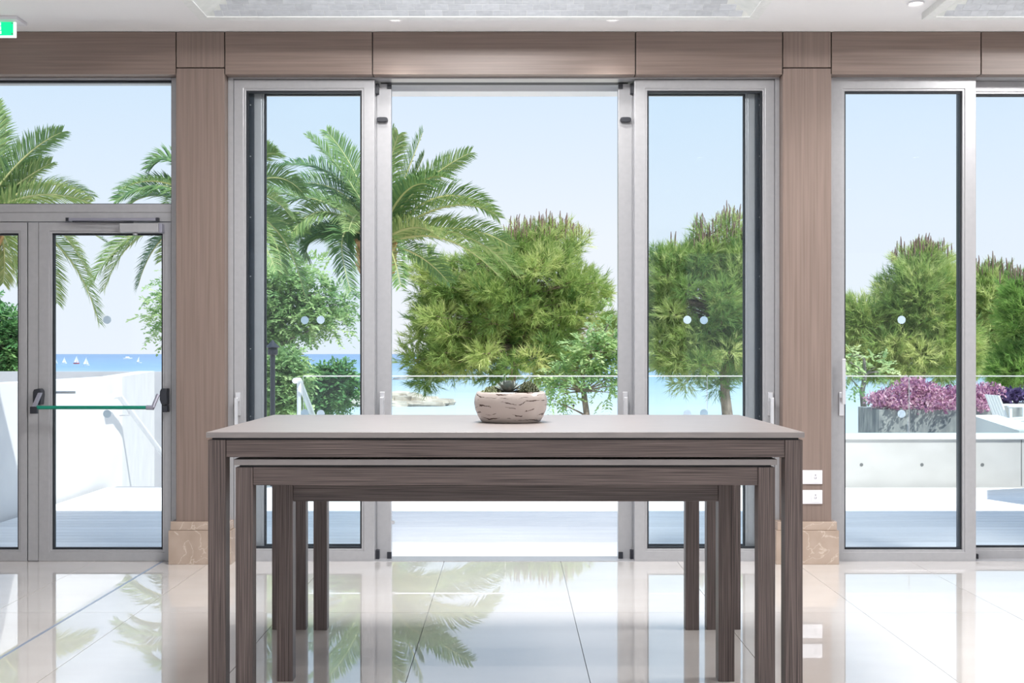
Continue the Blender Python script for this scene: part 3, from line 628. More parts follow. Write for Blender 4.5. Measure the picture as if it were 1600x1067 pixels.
def sedum(name, label, cx, cy, rx, ry, h, n, m):
    s = empty(name, (cx, cy, bz + 0.12), label, 'plant'); b = MB()
    for i in range(n):
        a = rng.uniform(0, 6.283); r = math.sqrt(rng.random()); x, y = cx + math.cos(a) * r * rx, cy + math.sin(a) * r * ry
        z = bz + 0.12 + h * (1 - r * r * 0.8) * rng.uniform(0.75, 1.05); rr = rng.uniform(0.0030, 0.0048)
        nlv = 7
        for kq in range(nlv):
            az = kq * 2.4 + a; el = 0.2 + 0.17 * kq; d = Vector((math.cos(az) * math.cos(el), math.sin(az) * math.cos(el), math.sin(el))) * rr * 2.3; sd = Vector((-math.sin(az), math.cos(az), 0)) * rr * 0.7
            c = Vector((x, y, z)); b.add([c, c + d * 0.6 + sd, c + d, c + d * 0.6 - sd, c + d * 0.5 + Vector((0, 0, rr * 0.7))], [(0, 1, 4), (1, 2, 4), (2, 3, 4), (3, 0, 4)])
        b.tube([(x, y, bz + 0.115), (x, y, z)], [0.0016, 0.0012], 4)
    b.build('foliage', M[m], s, kind='stuff')
sedum('sedum_clump', 'low pale green sedum clump at the left rim of the bowl', bx - 0.078, by - 0.01, 0.05, 0.075, 0.032, 130, 'sedum_l')
sedum('sedum_clump', 'dark olive bushy sedum clump at the right rim of the bowl', bx + 0.075, by - 0.01, 0.05, 0.07, 0.052, 170, 'sedum_d')

# ================================================================== terrace outside
TE = 11.62                                         # parapet face
deck = MB().box(-4.05, 8.5, 7.60, TE + 0.25, -0.16, -0.034).build('floor_deck', M['grout']); tag(deck, kind='structure')
pl = 0.145; first = None; yy = 7.605
while yy + pl < TE:
    org = (2.22, yy + pl / 2, -0.034)
    if first is None: first = MB().box(-4.04, 8.48, yy + 0.004, yy + pl - 0.004, -0.034, -0.006).build('plank', M['deck'], deck, org, bevel=0.003)
    else: copy_piece(first, org, deck)
    yy += pl
# concrete parapet with white coping and tie holes
XS = PX(470, TE)
par = MB().box(XS, 10.5, TE, TE + 0.22, -3.0, PZ(686.5, TE)).build('wall_parapet', M['concrete']); tag(par, kind='structure')
MB().box(XS - 0.01, 10.5, TE - 0.02, TE + 0.24, PZ(686.5, TE) + 0.001, PZ(678.5, TE)).build('coping', M['coping'], par, bevel=0.004)
sp_ = (1535 - 1346) / 2
for i in range(-9, 6):
    MB().disc_y((PX(1346 + i * sp_, TE), TE - 0.0025, PZ(726, TE)), 0.017, 0.003, 16).build('tie_hole', M['hole'], par)
for px in (1596, 1188, 780): MB().box(PX(px, TE) - 0.004, PX(px, TE) + 0.004, TE - 0.0012, TE + 0.002, 0.0, PZ(687, TE)).build('panel_joint', M['hole'], par)
# glass balustrade
bal = empty('glass_balustrade', (4.0, TE + 0.11, PZ(678.5, TE)), 'frameless glass balustrade with bright top edge on the concrete parapet', 'balustrade')
pw = (1425 - 788) / 2 * TE / F; zg0, zg1 = PZ(678.5, TE), PZ(588.3, TE + 0.1); firstg = None
for i in range(6):
    xa = XS + i * pw; org = (xa + pw / 2, TE + 0.11, zg0)
    if firstg is None:
        firstg = MB().box(xa + 0.008, xa + pw - 0.008, TE + 0.103, TE + 0.117, zg0, zg1).build('glass_panel', M['glass_rail'], bal, org)
        ft = MB().box(xa + 0.008, xa + pw - 0.008, TE + 0.100, TE + 0.120, zg1, zg1 + 0.010).build('top_edge', M['white_paint'], bal)
        fo = WPOS[ft.name]
        fe = MB().box(xa + 0.004, xa + 0.0078, TE + 0.102, TE + 0.118, zg0, zg1).build('side_edge', M['steel'], bal); eo = WPOS[fe.name]
    else:
        copy_piece(firstg, org, bal); copy_piece(ft, (fo[0] + i * pw, fo[1], fo[2]), bal); copy_piece(fe, (eo[0] + i * pw, eo[1], eo[2]), bal)
# left rendered wall, in two straight runs
def wall_run(name, p0, p1, th, z0, z1, m, parent=None):
    a, b = Vector(p0), Vector(p1); d = (b - a).normalized(); n = Vector((-d.y, d.x)) * th
    pts = [(a.x, a.y), (b.x, b.y), (b.x + n.x, b.y + n.y), (a.x + n.x, a.y + n.y)]
    o = MB().hexa([(x, y, z0) for x, y in pts] + [(x, y, z1) for x, y in pts]).build(name, m, parent)
    if not parent: o['kind'] = 'structure'
    return o
wl_ = wall_run('wall_terrace', (-4.08, 7.62), (-4.14, 12.3), 0.22, -3.0, 1.09, M['white_wall'])
wall_run('return_wall', (-4.14, 12.3), (-5.0, 16.2), 0.22, -3.0, 1.09, M['white_wall'], wl_)
wq = MB().box(-12, -4.9, 17.6, 17.85, -3, 1.06).build('wall_far', M['grey_wall']); tag(wq, kind='structure')
# stair down to the beach
st = empty('stairs', (-3.1, 13.5, -2.6), kind='structure', label='white stairs going down from the deck to the beach', cat='stairs')
sx0, sx1 = -4.08, XS - 0.02
for i in range(16):
    zz = -0.006 - 0.158 * (i + 1); y0 = TE + 0.26 + 0.30 * i
    MB().box(sx0, sx1, y0, y0 + 0.31, zz - 0.16, zz).build('step', M['white_wall'], st)
def rail(label, x, py_top, px_top, wallside):
    r = empty('handrail', (x, 12.0, 0.0), label, 'handrail', 'handrails beside the beach stairs')
    y0 = 11.85; z0 = 0.90 if wallside else 1.06
    pts = [(x, y0 - 0.22, z0), (x, y0, z0)] + [(x, y0 + 0.3 * k_, z0 - 0.148 * k_) for k_ in range(1, 15)]
    MB().tube(pts, 0.030, 12).build('rail', M['white_paint'], r, smooth=True)
    if wallside:
        for k_ in (1, 6, 11):
            p = pts[1 + k_]; MB().tube([(x, p[1], p[2] - 0.02), (x, p[1], p[2] - 0.07), (x - 0.10, p[1], p[2] - 0.07)], 0.007, 8).build('bracket', M['steel'], r)
    else:
        q = [(a, b, c - 0.43) for a, b, c in pts[1:]]; MB().tube(q, 0.028, 12).build('lower_rail', M['white_paint'], r, smooth=True)
        for k_ in (0, 5, 10): p = pts[1 + k_]; MB().tube([(x, p[1], p[2] - 1.2), (x, p[1], p[2])], 0.022, 10).build('post', M['white_paint'], r, smooth=True)
rail('white tubular handrail fixed along the white rendered wall', -4.02, 617, 195, True)
rail('white double handrail on posts at the end of the glass balustrade', XS - 0.06, 592, 472, False)
# unseen parasol further along the deck, added to cast shade on the sunny planks
ps = empty('parasol', (6.5, 9.40, 0), 'unseen open white parasol added on the deck outside the right doors for its shade', 'parasol')
MB().tube([(6.5, 9.40, -0.006), (6.5, 9.40, 2.55)], 0.025, 10).build('pole', M['steel'], ps)
MB().lathe([(0.28, -0.006), (0.28, 0.05), (0.05, 0.07)], (6.5, 9.40, 0), 24).build('base', M['concrete'], ps)
MB().lathe([(0.99, 2.22), (1.0, 2.22), (0.55, 2.42), (0.03, 2.58), (0.028, 2.57), (0.54, 2.41)], (6.5, 9.40, 0), 8, False).build('canopy', M['white_wall'], ps)

# raised terrace at the right with planters and seats
pt = MB().box(3.4, 14, TE + 0.25, 21, -3.0, -0.25).build('floor_terrace', M['paving']); tag(pt, kind='structure')
rw = MB().hexa([(5.25, 11.88, -0.25), (5.6, 11.88, -0.25), (6.32, 14.95, -0.25), (5.97, 14.95, -0.25), (5.25, 11.88, 0.54), (5.6, 11.88, 0.54), (6.32, 14.95, 0.54), (5.97, 14.95, 0.54)]).build('wall_ramp', M['coping']); tag(rw, kind='structure')

# ------------------------------------------------------------------ ground, sea, rocks
tag(MB().box(-60, 60, TE + 0.3, 56, -3.2, -2.6).build('ground', M['sand']), kind='structure')
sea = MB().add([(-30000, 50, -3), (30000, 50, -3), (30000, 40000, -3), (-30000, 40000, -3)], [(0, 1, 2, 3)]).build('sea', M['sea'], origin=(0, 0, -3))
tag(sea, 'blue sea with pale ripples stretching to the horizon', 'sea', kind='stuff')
def rock_np(rg, c, s):
    n = 2; pts = {}; V = []; Fc = []
    def vid(p):
        key = tuple(p)
        if key not in pts:
            q = Vector(p); q = q.normalized() * 0.55 + q * 0.45
            q = Vector((q.x * s[0], q.y * s[1], q.z * s[2])) * rg.uniform(0.82, 1.15)
            pts[key] = len(V); V.append((c[0] + q.x, c[1] + q.y, c[2] + q.z))
        return pts[key]
    for ax in range(3):
        for sg_ in (-1, 1):
            for i in range(n):
                for j in range(n):
                    def pp(u, v):
                        p = [0, 0, 0]; p[ax] = sg_; p[(ax + 1) % 3] = -1 + 2 * u / n; p[(ax + 2) % 3] = -1 + 2 * v / n; return p
                    f = [vid(pp(i, j)), vid(pp(i + 1, j)), vid(pp(i + 1, j + 1)), vid(pp(i, j + 1))]
                    Fc.append(f if sg_ > 0 else f[::-1])
    return V, Fc
rg = random.Random(11)
bw = empty('breakwater', (-10, 98, -3), 'pale limestone boulder breakwater reaching into the sea beyond the palm', 'breakwater')
for row, (yb, hh) in enumerate(((95.5, 0.45), (96.8, 0.8), (98.2, 0.95), (99.6, 0.8))):
    x = -21.0 + row * 0.6
    while x < -4.6 - abs(row - 1.2) * 1.3:
        sx = rg.uniform(0.75, 1.35); taper = min(1.0, 0.30 + max(0, (-4.2 - x)) * 0.12)
        V, Fc = rock_np(rg, (x, yb + rg.uniform(-0.3, 0.3), -3 + hh * taper * 0.55), (sx, 0.9, hh * taper * rg.uniform(0.6, 0.85)))
        MB().add(V, Fc).build('rock', M['rock'], bw); x += sx * 1.25
fb = MB()
x = -42.0
while x < 8:
    sx = rg.uniform(0.8, 2.2); V, Fc = rock_np(rg, (x, 195 + rg.uniform(-1, 1), -3), (sx, 1, rg.uniform(0.25, 0.6))); fb.add(V, Fc); x += sx * rg.uniform(1.5, 2.4)
tag(fb.build('reef', M['dark_rock']), 'thin dark line of low rocks far out on the water', 'reef', kind='stuff')

# ------------------------------------------------------------------ boats and bathers
M['sail'] = mat('sail_cloth', (0.85, 0.86, 0.88), 0.7)[0]; M['red_hull'] = mat('red_hull', (0.62, 0.10, 0.09), 0.4)[0]; M['skin'] = mat('skin', (0.50, 0.31, 0.23), 0.6)[0]; M['hair'] = mat('hair', (0.03, 0.025, 0.02), 0.7)[0]
def sailboat(px, py, hpx, label, red=False, board=False):
    Y = (H + 3) * F / (py - VY); x, _, z = P(px, py, Y); sc = hpx * Y / F
    b = empty('sailboard' if board else 'sailing_dinghy', (x, Y, -3), label, 'sailboard' if board else 'sailboat', 'small craft out at sea')
    L = sc * 0.75
    hull = []
    for t, wv, zl in ((-1, 0.35, 0.02), (-0.5, 0.9, 0), (0.2, 1, 0), (0.75, 0.6, 0.01), (1, 0.05, 0.05)):
        w_ = sc * 0.14 * wv; hx = x + t * L / 2
        hull += [(hx, Y - w_, -3 + sc * 0.13), (hx, Y - w_ * 0.6, -3 + sc * zl), (hx, Y + w_ * 0.6, -3 + sc * zl), (hx, Y + w_, -3 + sc * 0.13)]
    fs = [(0, 1, 2, 3), (19, 18, 17, 16)]
    for r in range(4):
        for k_ in range(4): fs.append((r * 4 + k_, r * 4 + (k_ + 1) % 4, r * 4 + 4 + (k_ + 1) % 4, r * 4 + 4 + k_))
    MB().add(hull, fs).build('hull', M['red_hull'] if red else M['white_paint'], b)
    MB().tube([(x + L * 0.12, Y, -3 + sc * 0.1), (x + L * 0.06, Y, -3 + sc)], sc * 0.012, 6).build('mast', M['steel'], b)
    def sail(nm, pts):
        v = MB(); n = 6; top, fa, fb_ = [Vector(p) for p in pts]; V = []
        for i in range(n + 1):
            t = i / n; l = fa.lerp(top, t); r = fb_.lerp(top, t)
            for j in range(5): u = j / 4; p = l.lerp(r, u); V.append((p.x, p.y + sc * 0.08 * math.sin(math.pi * u) * (1 - t), p.z))
        m_ = len(V); V += [(a, b_ + sc * 0.01, c) for a, b_, c in V]
        fs = []
        for i in range(n):
            for j in range(4): a = i * 5 + j; fs += [(a, a + 1, a + 6, a + 5), (m_ + a + 5, m_ + a + 6, m_ + a + 1, m_ + a)]
        v.add(V, fs).build(nm, M['sail'], b)
    sail('mainsail', [(x + L * 0.05, Y, -3 + sc * 0.98), (x + L * 0.09, Y, -3 + sc * 0.2), (x - L * 0.42, Y, -3 + sc * 0.22)])
    if not board: sail('jib', [(x + L * 0.08, Y, -3 + sc * 0.8), (x + L * 0.46, Y, -3 + sc * 0.17), (x + L * 0.15, Y, -3 + sc * 0.2)])
sailboat(86, 568, 11, 'white sailing dinghy heading the row of small sails, next to the door stile')
sailboat(100.5, 568.5, 11, 'small white sailing dinghy second in the row of sails')
sailboat(119.5, 568.5, 13, 'sailing dinghy with white sails and a red hull', red=True)
sailboat(134.5, 571.5, 14, 'largest white sailing dinghy, nearest to shore of the sails')
sailboat(217, 567.5, 11, 'lone windsurf sail standing apart from the dinghies', board=True)
Ym = (H + 3) * F / 8.0; xm = PX(200, Ym); u_ = Ym / F
mb_ = empty('motorboat', (xm, Ym, -3), 'white motorboat far out on the sea', 'boat')
hv = []
for t, wv, zl in ((-7, 1.6, 0), (-2, 1.9, 0), (3, 1.6, 0), (7, 0.1, 1.2)):
    hv += [(xm + t * u_, Ym - wv * u_, -3 + 2.2 * u_), (xm + t * u_, Ym - wv * 0.7 * u_, -3 + zl * u_), (xm + t * u_, Ym + wv * 0.7 * u_, -3 + zl * u_), (xm + t * u_, Ym + wv * u_, -3 + 2.2 * u_)]
fs = [(0, 1, 2, 3), (15, 14, 13, 12)]
for r in range(3):
    for k_ in range(4): fs.append((r * 4 + k_, r * 4 + (k_ + 1) % 4, r * 4 + 4 + (k_ + 1) % 4, r * 4 + 4 + k_))
MB().add(hv, fs).build('hull', M['white_paint'], mb_)
MB().hexa([(xm - 4 * u_, Ym - u_, -3 + 2.2 * u_), (xm + 2.5 * u_, Ym - u_, -3 + 2.2 * u_), (xm + 2.5 * u_, Ym + u_, -3 + 2.2 * u_), (xm - 4 * u_, Ym + u_, -3 + 2.2 * u_),
           (xm - 3 * u_, Ym - u_ * .8, -3 + 4 * u_), (xm + 1 * u_, Ym - u_ * .8, -3 + 4 * u_), (xm + 1 * u_, Ym + u_ * .8, -3 + 4 * u_), (xm - 3 * u_, Ym + u_ * .8, -3 + 4 * u_)]).build('cabin', M['white_paint'], mb_)
def bather(px, py, Y, deep, label):
    x = PX(px, Y); z = -3 - deep           # z of the pelvis; legs are under water
    V = [(0, 0, 0), (0, 0, .18), (0, 0, .40), (0, 0, .50), (0, 0, .56), (0, -.01, .68), (0, 0, .76), (.17, 0, .44), (.22, .03, .18), (.20, -.08, -.05), (-.17, 0, .44), (-.22, .03, .18), (-.20, -.08, -.05), (.09, 0, -.1), (.09, -.02, -.5), (-.09, 0, -.1), (-.09, -.02, -.5)]
    E = [(0, 1), (1, 2), (2, 3), (3, 4), (4, 5), (5, 6), (2, 7), (7, 8), (8, 9), (2, 10), (10, 11), (11, 12), (0, 13), (13, 14), (0, 15), (15, 16)]
    R = [.14, .13, .15, .07, .055, .095, .07, .065, .05, .04, .065, .05, .04, .09, .06, .09, .06]
    me = bpy.data.meshes.new('body'); me.from_pydata(V, E, []); 
    r = empty('person', (x, Y, z), label, 'person', 'bathers in the sea')
    o = link_mesh('body', me, None, r, (x, Y, z)); me.materials.append(M['skin'])
    md = o.modifiers.new('skin', 'SKIN')
    for i, d in enumerate(me.skin_vertices[0].data if me.skin_vertices else []): d.radius = (R[i], R[i] * .8); d.use_root = (i == 0)
    o.modifiers.new('sub', 'SUBSURF').levels = 1
    MB().lathe([(.098, -.02), (.105, .05), (.085, .12), (.03, .15)], (x, Y + 0.015, z + .66), 12).build('hair', M['hair'], r, smooth=True)
for a in ((578, 640, 88, 0.12, 'bather standing waist-deep near the pale breakwater'), (591, 640, 89, 0.25, 'bather standing waist-deep near the pale breakwater'),
          (885, 638, 91, 0.52, 'swimmer with only the head above water, seen past the thin tree trunk'), (896, 637, 92.5, 0.52, 'swimmer with only the head above water, seen past the thin tree trunk')): bather(*a)

# ================================================================== vegetation
GR = -2.6
def unit(v): return v / np.maximum(np.linalg.norm(v, axis=-1, keepdims=True), 1e-9)
def needle_mesh(pos, dirs, n, L, spread, wid, rs, tint):
    N = len(pos); d = np.repeat(dirs, n, 0); p = np.repeat(pos, n, 0)
    r = unit(rs.normal(size=(N * n, 3))); perp = unit(np.cross(d, r))
    th = rs.uniform(0.12, spread, (N * n, 1)); nd = d * np.cos(th) + perp * np.sin(th)
    ln = L * rs.uniform(0.6, 1.1, (N * n, 1)); base = p + d * (L * rs.uniform(-0.5, 0.55, (N * n, 1)))
    sd = unit(np.cross(nd, unit(rs.normal(size=(N * n, 3))))) * wid
    V = np.stack([base - sd, base + sd, base + nd * ln], 1).reshape(-1, 3)
    return V, np.arange(len(V)).reshape(-1, 3), np.repeat(np.repeat(tint, n), 3)
def bez(a, b, c, n):
    a, b, c = Vector(a), Vector(b), Vector(c)
    return [a * (1 - t) ** 2 + b * 2 * t * (1 - t) + c * t * t for t in [i / n for i in range(n + 1)]]

def pine(label, base_px, Y, lobes, seed, trunk_r=0.10, blobs=90, tufts=60, m='pine', group='pines along the beach', lean=0.0, needle=0.19, blob_r=0.30):
    """lobes: (px, py, rx px, ry px, depth factor) ellipses that make up the crown in the photograph"""
    rs = np.random.RandomState(seed); rr = random.Random(seed); q = Y / F; sc = Y / 23.0; blob_r *= sc; needle *= sc; trunk_r *= sc
    bx_ = PX(base_px, Y); root = empty('pine_tree', (bx_, Y, GR), label, 'tree', group)
    cs = [(np.array(P(a, b, Y)), c * q, d * q, w_) for a, b, c, d, w_ in lobes]
    areas = np.array([c[1] * c[2] for c in cs]); areas = areas / areas.sum()
    top = max(c[0][2] + c[2] for c in cs); main = cs[int(np.argmax(areas))]
    ctr = []
    for ci, c in enumerate(cs):
        nb = max(5, int(round(blobs * 1.7 * areas[ci])))
        while nb:
            u = unit(rs.normal(size=3)); r = rs.uniform(0.45, 1.0) ** 0.7
            p = c[0] + u * r * np.array([c[1], c[1] * c[3], c[2]]); ctr.append(p); nb -= 1
    ctr = np.array(ctr)
    tz = top - 0.35; tk = MB(); pts = []
    for i in range(9):
        t = i / 8; pts.append((bx_ + (main[0][0] - bx_) * t ** 1.3 + 0.08 * math.sin(i * 1.9), Y + 0.06 * math.sin(i * 1.3), GR + (tz - GR) * t))
    tk.tube(pts, [trunk_r * (1.25 - 1.1 * i / 8) for i in range(9)], 9).build('trunk', M['bark'], root, smooth=True)
    br = MB()
    for p in ctr:
        zt = max(min(p[2] - rr.uniform(0.15, 0.6), tz - 0.1), main[0][2] - main[2] * 1.0)
        t = (zt - GR) / (tz - GR); f = t * 8; i = min(int(f), 7); a = Vector(pts[i]).lerp(Vector(pts[i + 1]), f - i)
        mid = a.lerp(Vector(p), 0.55) + Vector((0, 0, -0.10)); br.tube(bez(a, mid, p, 4), [0.026 * sc, 0.020 * sc, 0.015 * sc, 0.010 * sc, 0.005 * sc], 4, False)
    br.build('branches', M['bark'], root, kind='stuff')
    tufts = int(tufts * 0.62); N = len(ctr) * tufts; c = np.repeat(ctr, tufts, 0)
    u = unit(rs.normal(size=(N, 3))); rad = blob_r * rs.uniform(0.25, 1.0, (N, 1)) ** 0.6; pos = c + u * rad * np.array([1, 1, 0.75])
    out = unit(c - main[0]); d = unit(u * 0.95 + out * 0.35 + np.array([0, 0, 0.45]) + rs.normal(size=(N, 3)) * 0.2)
    bt = np.repeat(rs.uniform(0, 1, len(ctr)), tufts); tint = np.clip(bt * 0.75 + rs.uniform(-0.05, 0.35, N), 0, 1)
    V, T, ti = needle_mesh(pos, d, 15, needle, 0.80, 0.0065 * sc, rs, tint)
    np_mesh('foliage', V, T, M[m], root, tint=ti)['kind'] = 'stuff'
    # upright candles on the topmost shoots
    order = np.argsort(-(pos[:, 2] - 0.12 * np.abs(pos[:, 0] - main[0][0])))[:int(N * 0.035)]; cb_ = MB()
    for i in order[::2]:
        p = pos[i]; h = rr.uniform(0.14, 0.34) * sc; cb_.tube([tuple(p), (p[0] + rr.uniform(-.02, .02), p[1], p[2] + h * 0.7), (p[0] + rr.uniform(-.03, .03), p[1], p[2] + h)], [0.010 * sc, 0.013 * sc, 0.006 * sc], 4)
    cb_.build('candles', M['candle'], root, kind='stuff')
pine('broad bushy pine in the open doorway, right of the tall palm', 790, 34.4,
     [(820, 455, 125, 85, 0.9), (735, 500, 95, 80, 0.9), (880, 505, 80, 85, 0.9), (795, 555, 120, 42, 0.9), (850, 395, 70, 42, 0.9), (690, 440, 45, 45, .9), (675, 560, 36, 40, .8)], 3, 0.10, 165, 62)
pine('tall pine behind the right-hand sliding leaf, beside the open doorway', 1152, 33.0,
     [(1090, 470, 78, 95, 0.9), (1130, 410, 60, 65, .9), (1100, 560, 85, 45, .9), (1050, 530, 45, 55, .9), (1175, 480, 60, 110, .9), (1045, 420, 30, 48, .9)], 8, 0.12, 150, 62)
pine('rounded pine above the purple hedge, behind the right bay glass', 1440, 38.0,
     [(1430, 470, 62, 62, .9), (1450, 430, 48, 40, .9), (1400, 545, 70, 50, .9), (1470, 540, 55, 55, .9), (1345, 530, 34, 60, .9), (1340, 495, 24, 28, .9)], 15, 0.11, 130, 62)
pine('pine beyond the second right-bay leaf, crowded by a darker one', 1555, 44.0,
     [(1545, 490, 45, 65, .9), (1560, 555, 55, 45, .9), (1535, 455, 24, 30, .9), (1510, 520, 30, 60, .9)], 21, 0.10, 70, 62)
pine('dark green pine at the end of the right bay', 1625, 32.0,
     [(1625, 520, 55, 75, .9), (1610, 470, 34, 40, .9), (1600, 575, 45, 30, .9)], 27, 0.11, 70, 62, m='pine2')

def spray_mesh(pos, dirs, rs, L, nleaf, lw, tint):
    """pinnate sprays: pairs of small leaflets along a short drooping stalk"""
    N = len(pos); up = np.array([0, 0, 1.0]); V = []; TI = []
    side = unit(np.cross(dirs, up) + rs.normal(size=(N, 3)) * 0.3)
    for k_ in range(nleaf):
        t = (k_ + 1) / nleaf; c = pos + dirs * (L * t) - up * (L * 0.30 * t * t)
        for s in (-1, 1):
            ld = unit(side * s + dirs * 0.6 - up * 0.15 + rs.normal(size=(N, 3)) * 0.18); ln = lw * 2.6 * (1 - 0.35 * t); ws = unit(np.cross(ld, up + rs.normal(size=(N, 3)) * .3)) * lw * 0.5
            V.append(np.stack([c, c + ld * ln * 0.5 + ws, c + ld * ln, c + ld * ln * 0.5 - ws], 1)); TI.append(np.repeat(tint, 4))
    V = np.concatenate(V, 0).reshape(-1, 3)
    return V, np.arange(len(V)).reshape(-1, 4), np.concatenate(TI)
def broad(name, label, cat, base_px, Y, lobes, seed, blobs, sprays, trunk_r, m='broad', ground=GR, branch=True, L=0.26, lw=0.045, blob_r=0.42, bark='bark_grey', trunk_pts=None, group=None):
    rs = np.random.RandomState(seed); q = Y / F; sc = Y / 20.0; L *= sc; lw *= sc; blob_r *= sc; trunk_r *= sc; bx_ = PX(base_px, Y)
    root = empty(name, (bx_, Y, ground), label, cat, group)
    cs = [(np.array(P(a, b, Y)), c * q, d * q, w_) for a, b, c, d, w_ in lobes]; areas = np.array([c[1] * c[2] for c in cs]); areas /= areas.sum()
    ctr = []
    for ci, c in enumerate(cs):
        for _ in range(max(2, int(round(blobs * areas[ci])))):
            u = unit(rs.normal(size=3)); ctr.append(c[0] + u * rs.uniform(0.2, 0.95) ** 0.7 * np.array([c[1], c[1] * c[3], c[2]]))
    ctr = np.array(ctr); ctr[:, 2] = np.maximum(ctr[:, 2], ground + 0.1)
    tp = [Vector(P(a, b, Y)) for a, b in trunk_pts] if trunk_pts else [Vector((bx_, Y, ground)), Vector(ctr.mean(0))]
    tp[0].z = ground
    n = len(tp); MB().tube(tp, [trunk_r * (1.2 - 0.8 * i / max(1, n - 1)) for i in range(n)], 8).build('trunk', M[bark], root, smooth=True)
    if branch:
        br = MB()
        for p in ctr:
            a = min(tp[1:] if n > 2 else tp, key=lambda v: (v - Vector(p)).length + 2.0 * max(0, v.z - p[2])); 
            br.tube(bez(a, a.lerp(Vector(p), 0.5) + Vector((0, 0, 0.05)), p, 4), [trunk_r * .34, trunk_r * .26, trunk_r * .2, trunk_r * .13, trunk_r * .07], 5, False)
        br.build('branches', M[bark], root, kind='stuff')
    N = len(ctr) * sprays; c = np.repeat(ctr, sprays, 0); u = unit(rs.normal(size=(N, 3)))
    pos = c + u * blob_r * rs.uniform(0.1, 1, (N, 1)) ** 0.6 * np.array([1, 1, 0.7]); d = unit(u + rs.normal(size=(N, 3)) * 0.5 + np.array([0, 0, 0.15]))
    tint = np.clip(np.repeat(rs.uniform(0, 1, len(ctr)), sprays) * 0.5 + rs.uniform(0, 0.5, N), 0, 1)
    V, T, ti = spray_mesh(pos, d, rs, L, 6, lw, tint)
    np_mesh('foliage', V, T, M[m], root, tint=ti)['kind'] = 'stuff'
broad('broadleaf_tree', 'light green feathery broadleaf tree with crooked trunk behind the left sliding leaf', 'tree', 432, 36.0,
      [(400, 470, 60, 75, .9), (480, 490, 62, 42, .9), (520, 480, 30, 30, .8), (330, 480, 85, 80, .9), (440, 430, 55, 30, .9), (425, 545, 25, 25, .8)], 31, 95, 32, 0.10,
      trunk_pts=[(428, 690), (426, 600), (424, 545), (428, 500), (445, 470), (460, 440)])
broad('shrub', 'pale green leafy shrub at the foot of the crooked tree', 'shrub', 445, 26.0, [(445, 605, 32, 48, .8), (440, 570, 22, 22, .8)], 33, 26, 40, 0.03, blob_r=0.22, L=0.2)
broad('shrub', 'small dark green shrub in front of the pale rocks', 'shrub', 508, 42.0, [(510, 600, 26, 22, .8), (525, 590, 14, 16, .8), (498, 620, 22, 18, .8)], 35, 26, 40, 0.04, m='bush', blob_r=0.3, L=0.24)
broad('broadleaf_tree', 'dark leafy tree behind the white wall at the far left doors', 'tree', 4, 33.0, [(-15, 520, 38, 50, .9), (5, 560, 24, 28, .9), (-30, 560, 40, 30, .9)], 37, 45, 46, 0.06, m='bush')
broad('thin_tree', 'slender forked tree with sparse foliage in front of the sea, right of the bowl', 'tree', 917, 28.0,
      [(930, 560, 42, 34, .8), (885, 585, 38, 20, .8), (950, 590, 26, 26, .8), (870, 612, 26, 14, .8), (955, 535, 18, 50, .7)], 39, 40, 11, 0.06, bark='bark', trunk_pts=[(918, 700), (917, 650), (912, 612), (910, 580), (925, 555)], blob_r=0.3)
broad('thin_tree', 'slender bare-stemmed tree beside the grey planter', 'tree', 1352, 27.0,
      [(1340, 560, 26, 24, .8), (1360, 575, 30, 24, .8), (1330, 590, 20, 16, .8)], 41, 12, 6, 0.055, bark='bark_grey', trunk_pts=[(1350, 720), (1350, 640), (1347, 612), (1352, 585), (1350, 560)], blob_r=0.3)

# lamp post half hidden behind the crooked tree
lpx = P(426, 560, 16.0)
ln = empty('lantern', (lpx[0], 16.0, GR), 'black garden lantern on a post in front of the crooked tree', 'lamp')
MB().tube([(lpx[0], 16.0, GR), (lpx[0], 16.0, PZ(556, 16))], 0.035, 10).build('post', M['black_plastic'], ln)
MB().lathe([(0.035, 0), (0.07, 0.02), (0.075, 0.09), (0.06, 0.10), (0.10, 0.12), (0.03, 0.19), (0.01, 0.22)], (lpx[0], 16.0, PZ(556, 16)), 16).build('lantern_head', M['black_plastic'], ln, smooth=True)

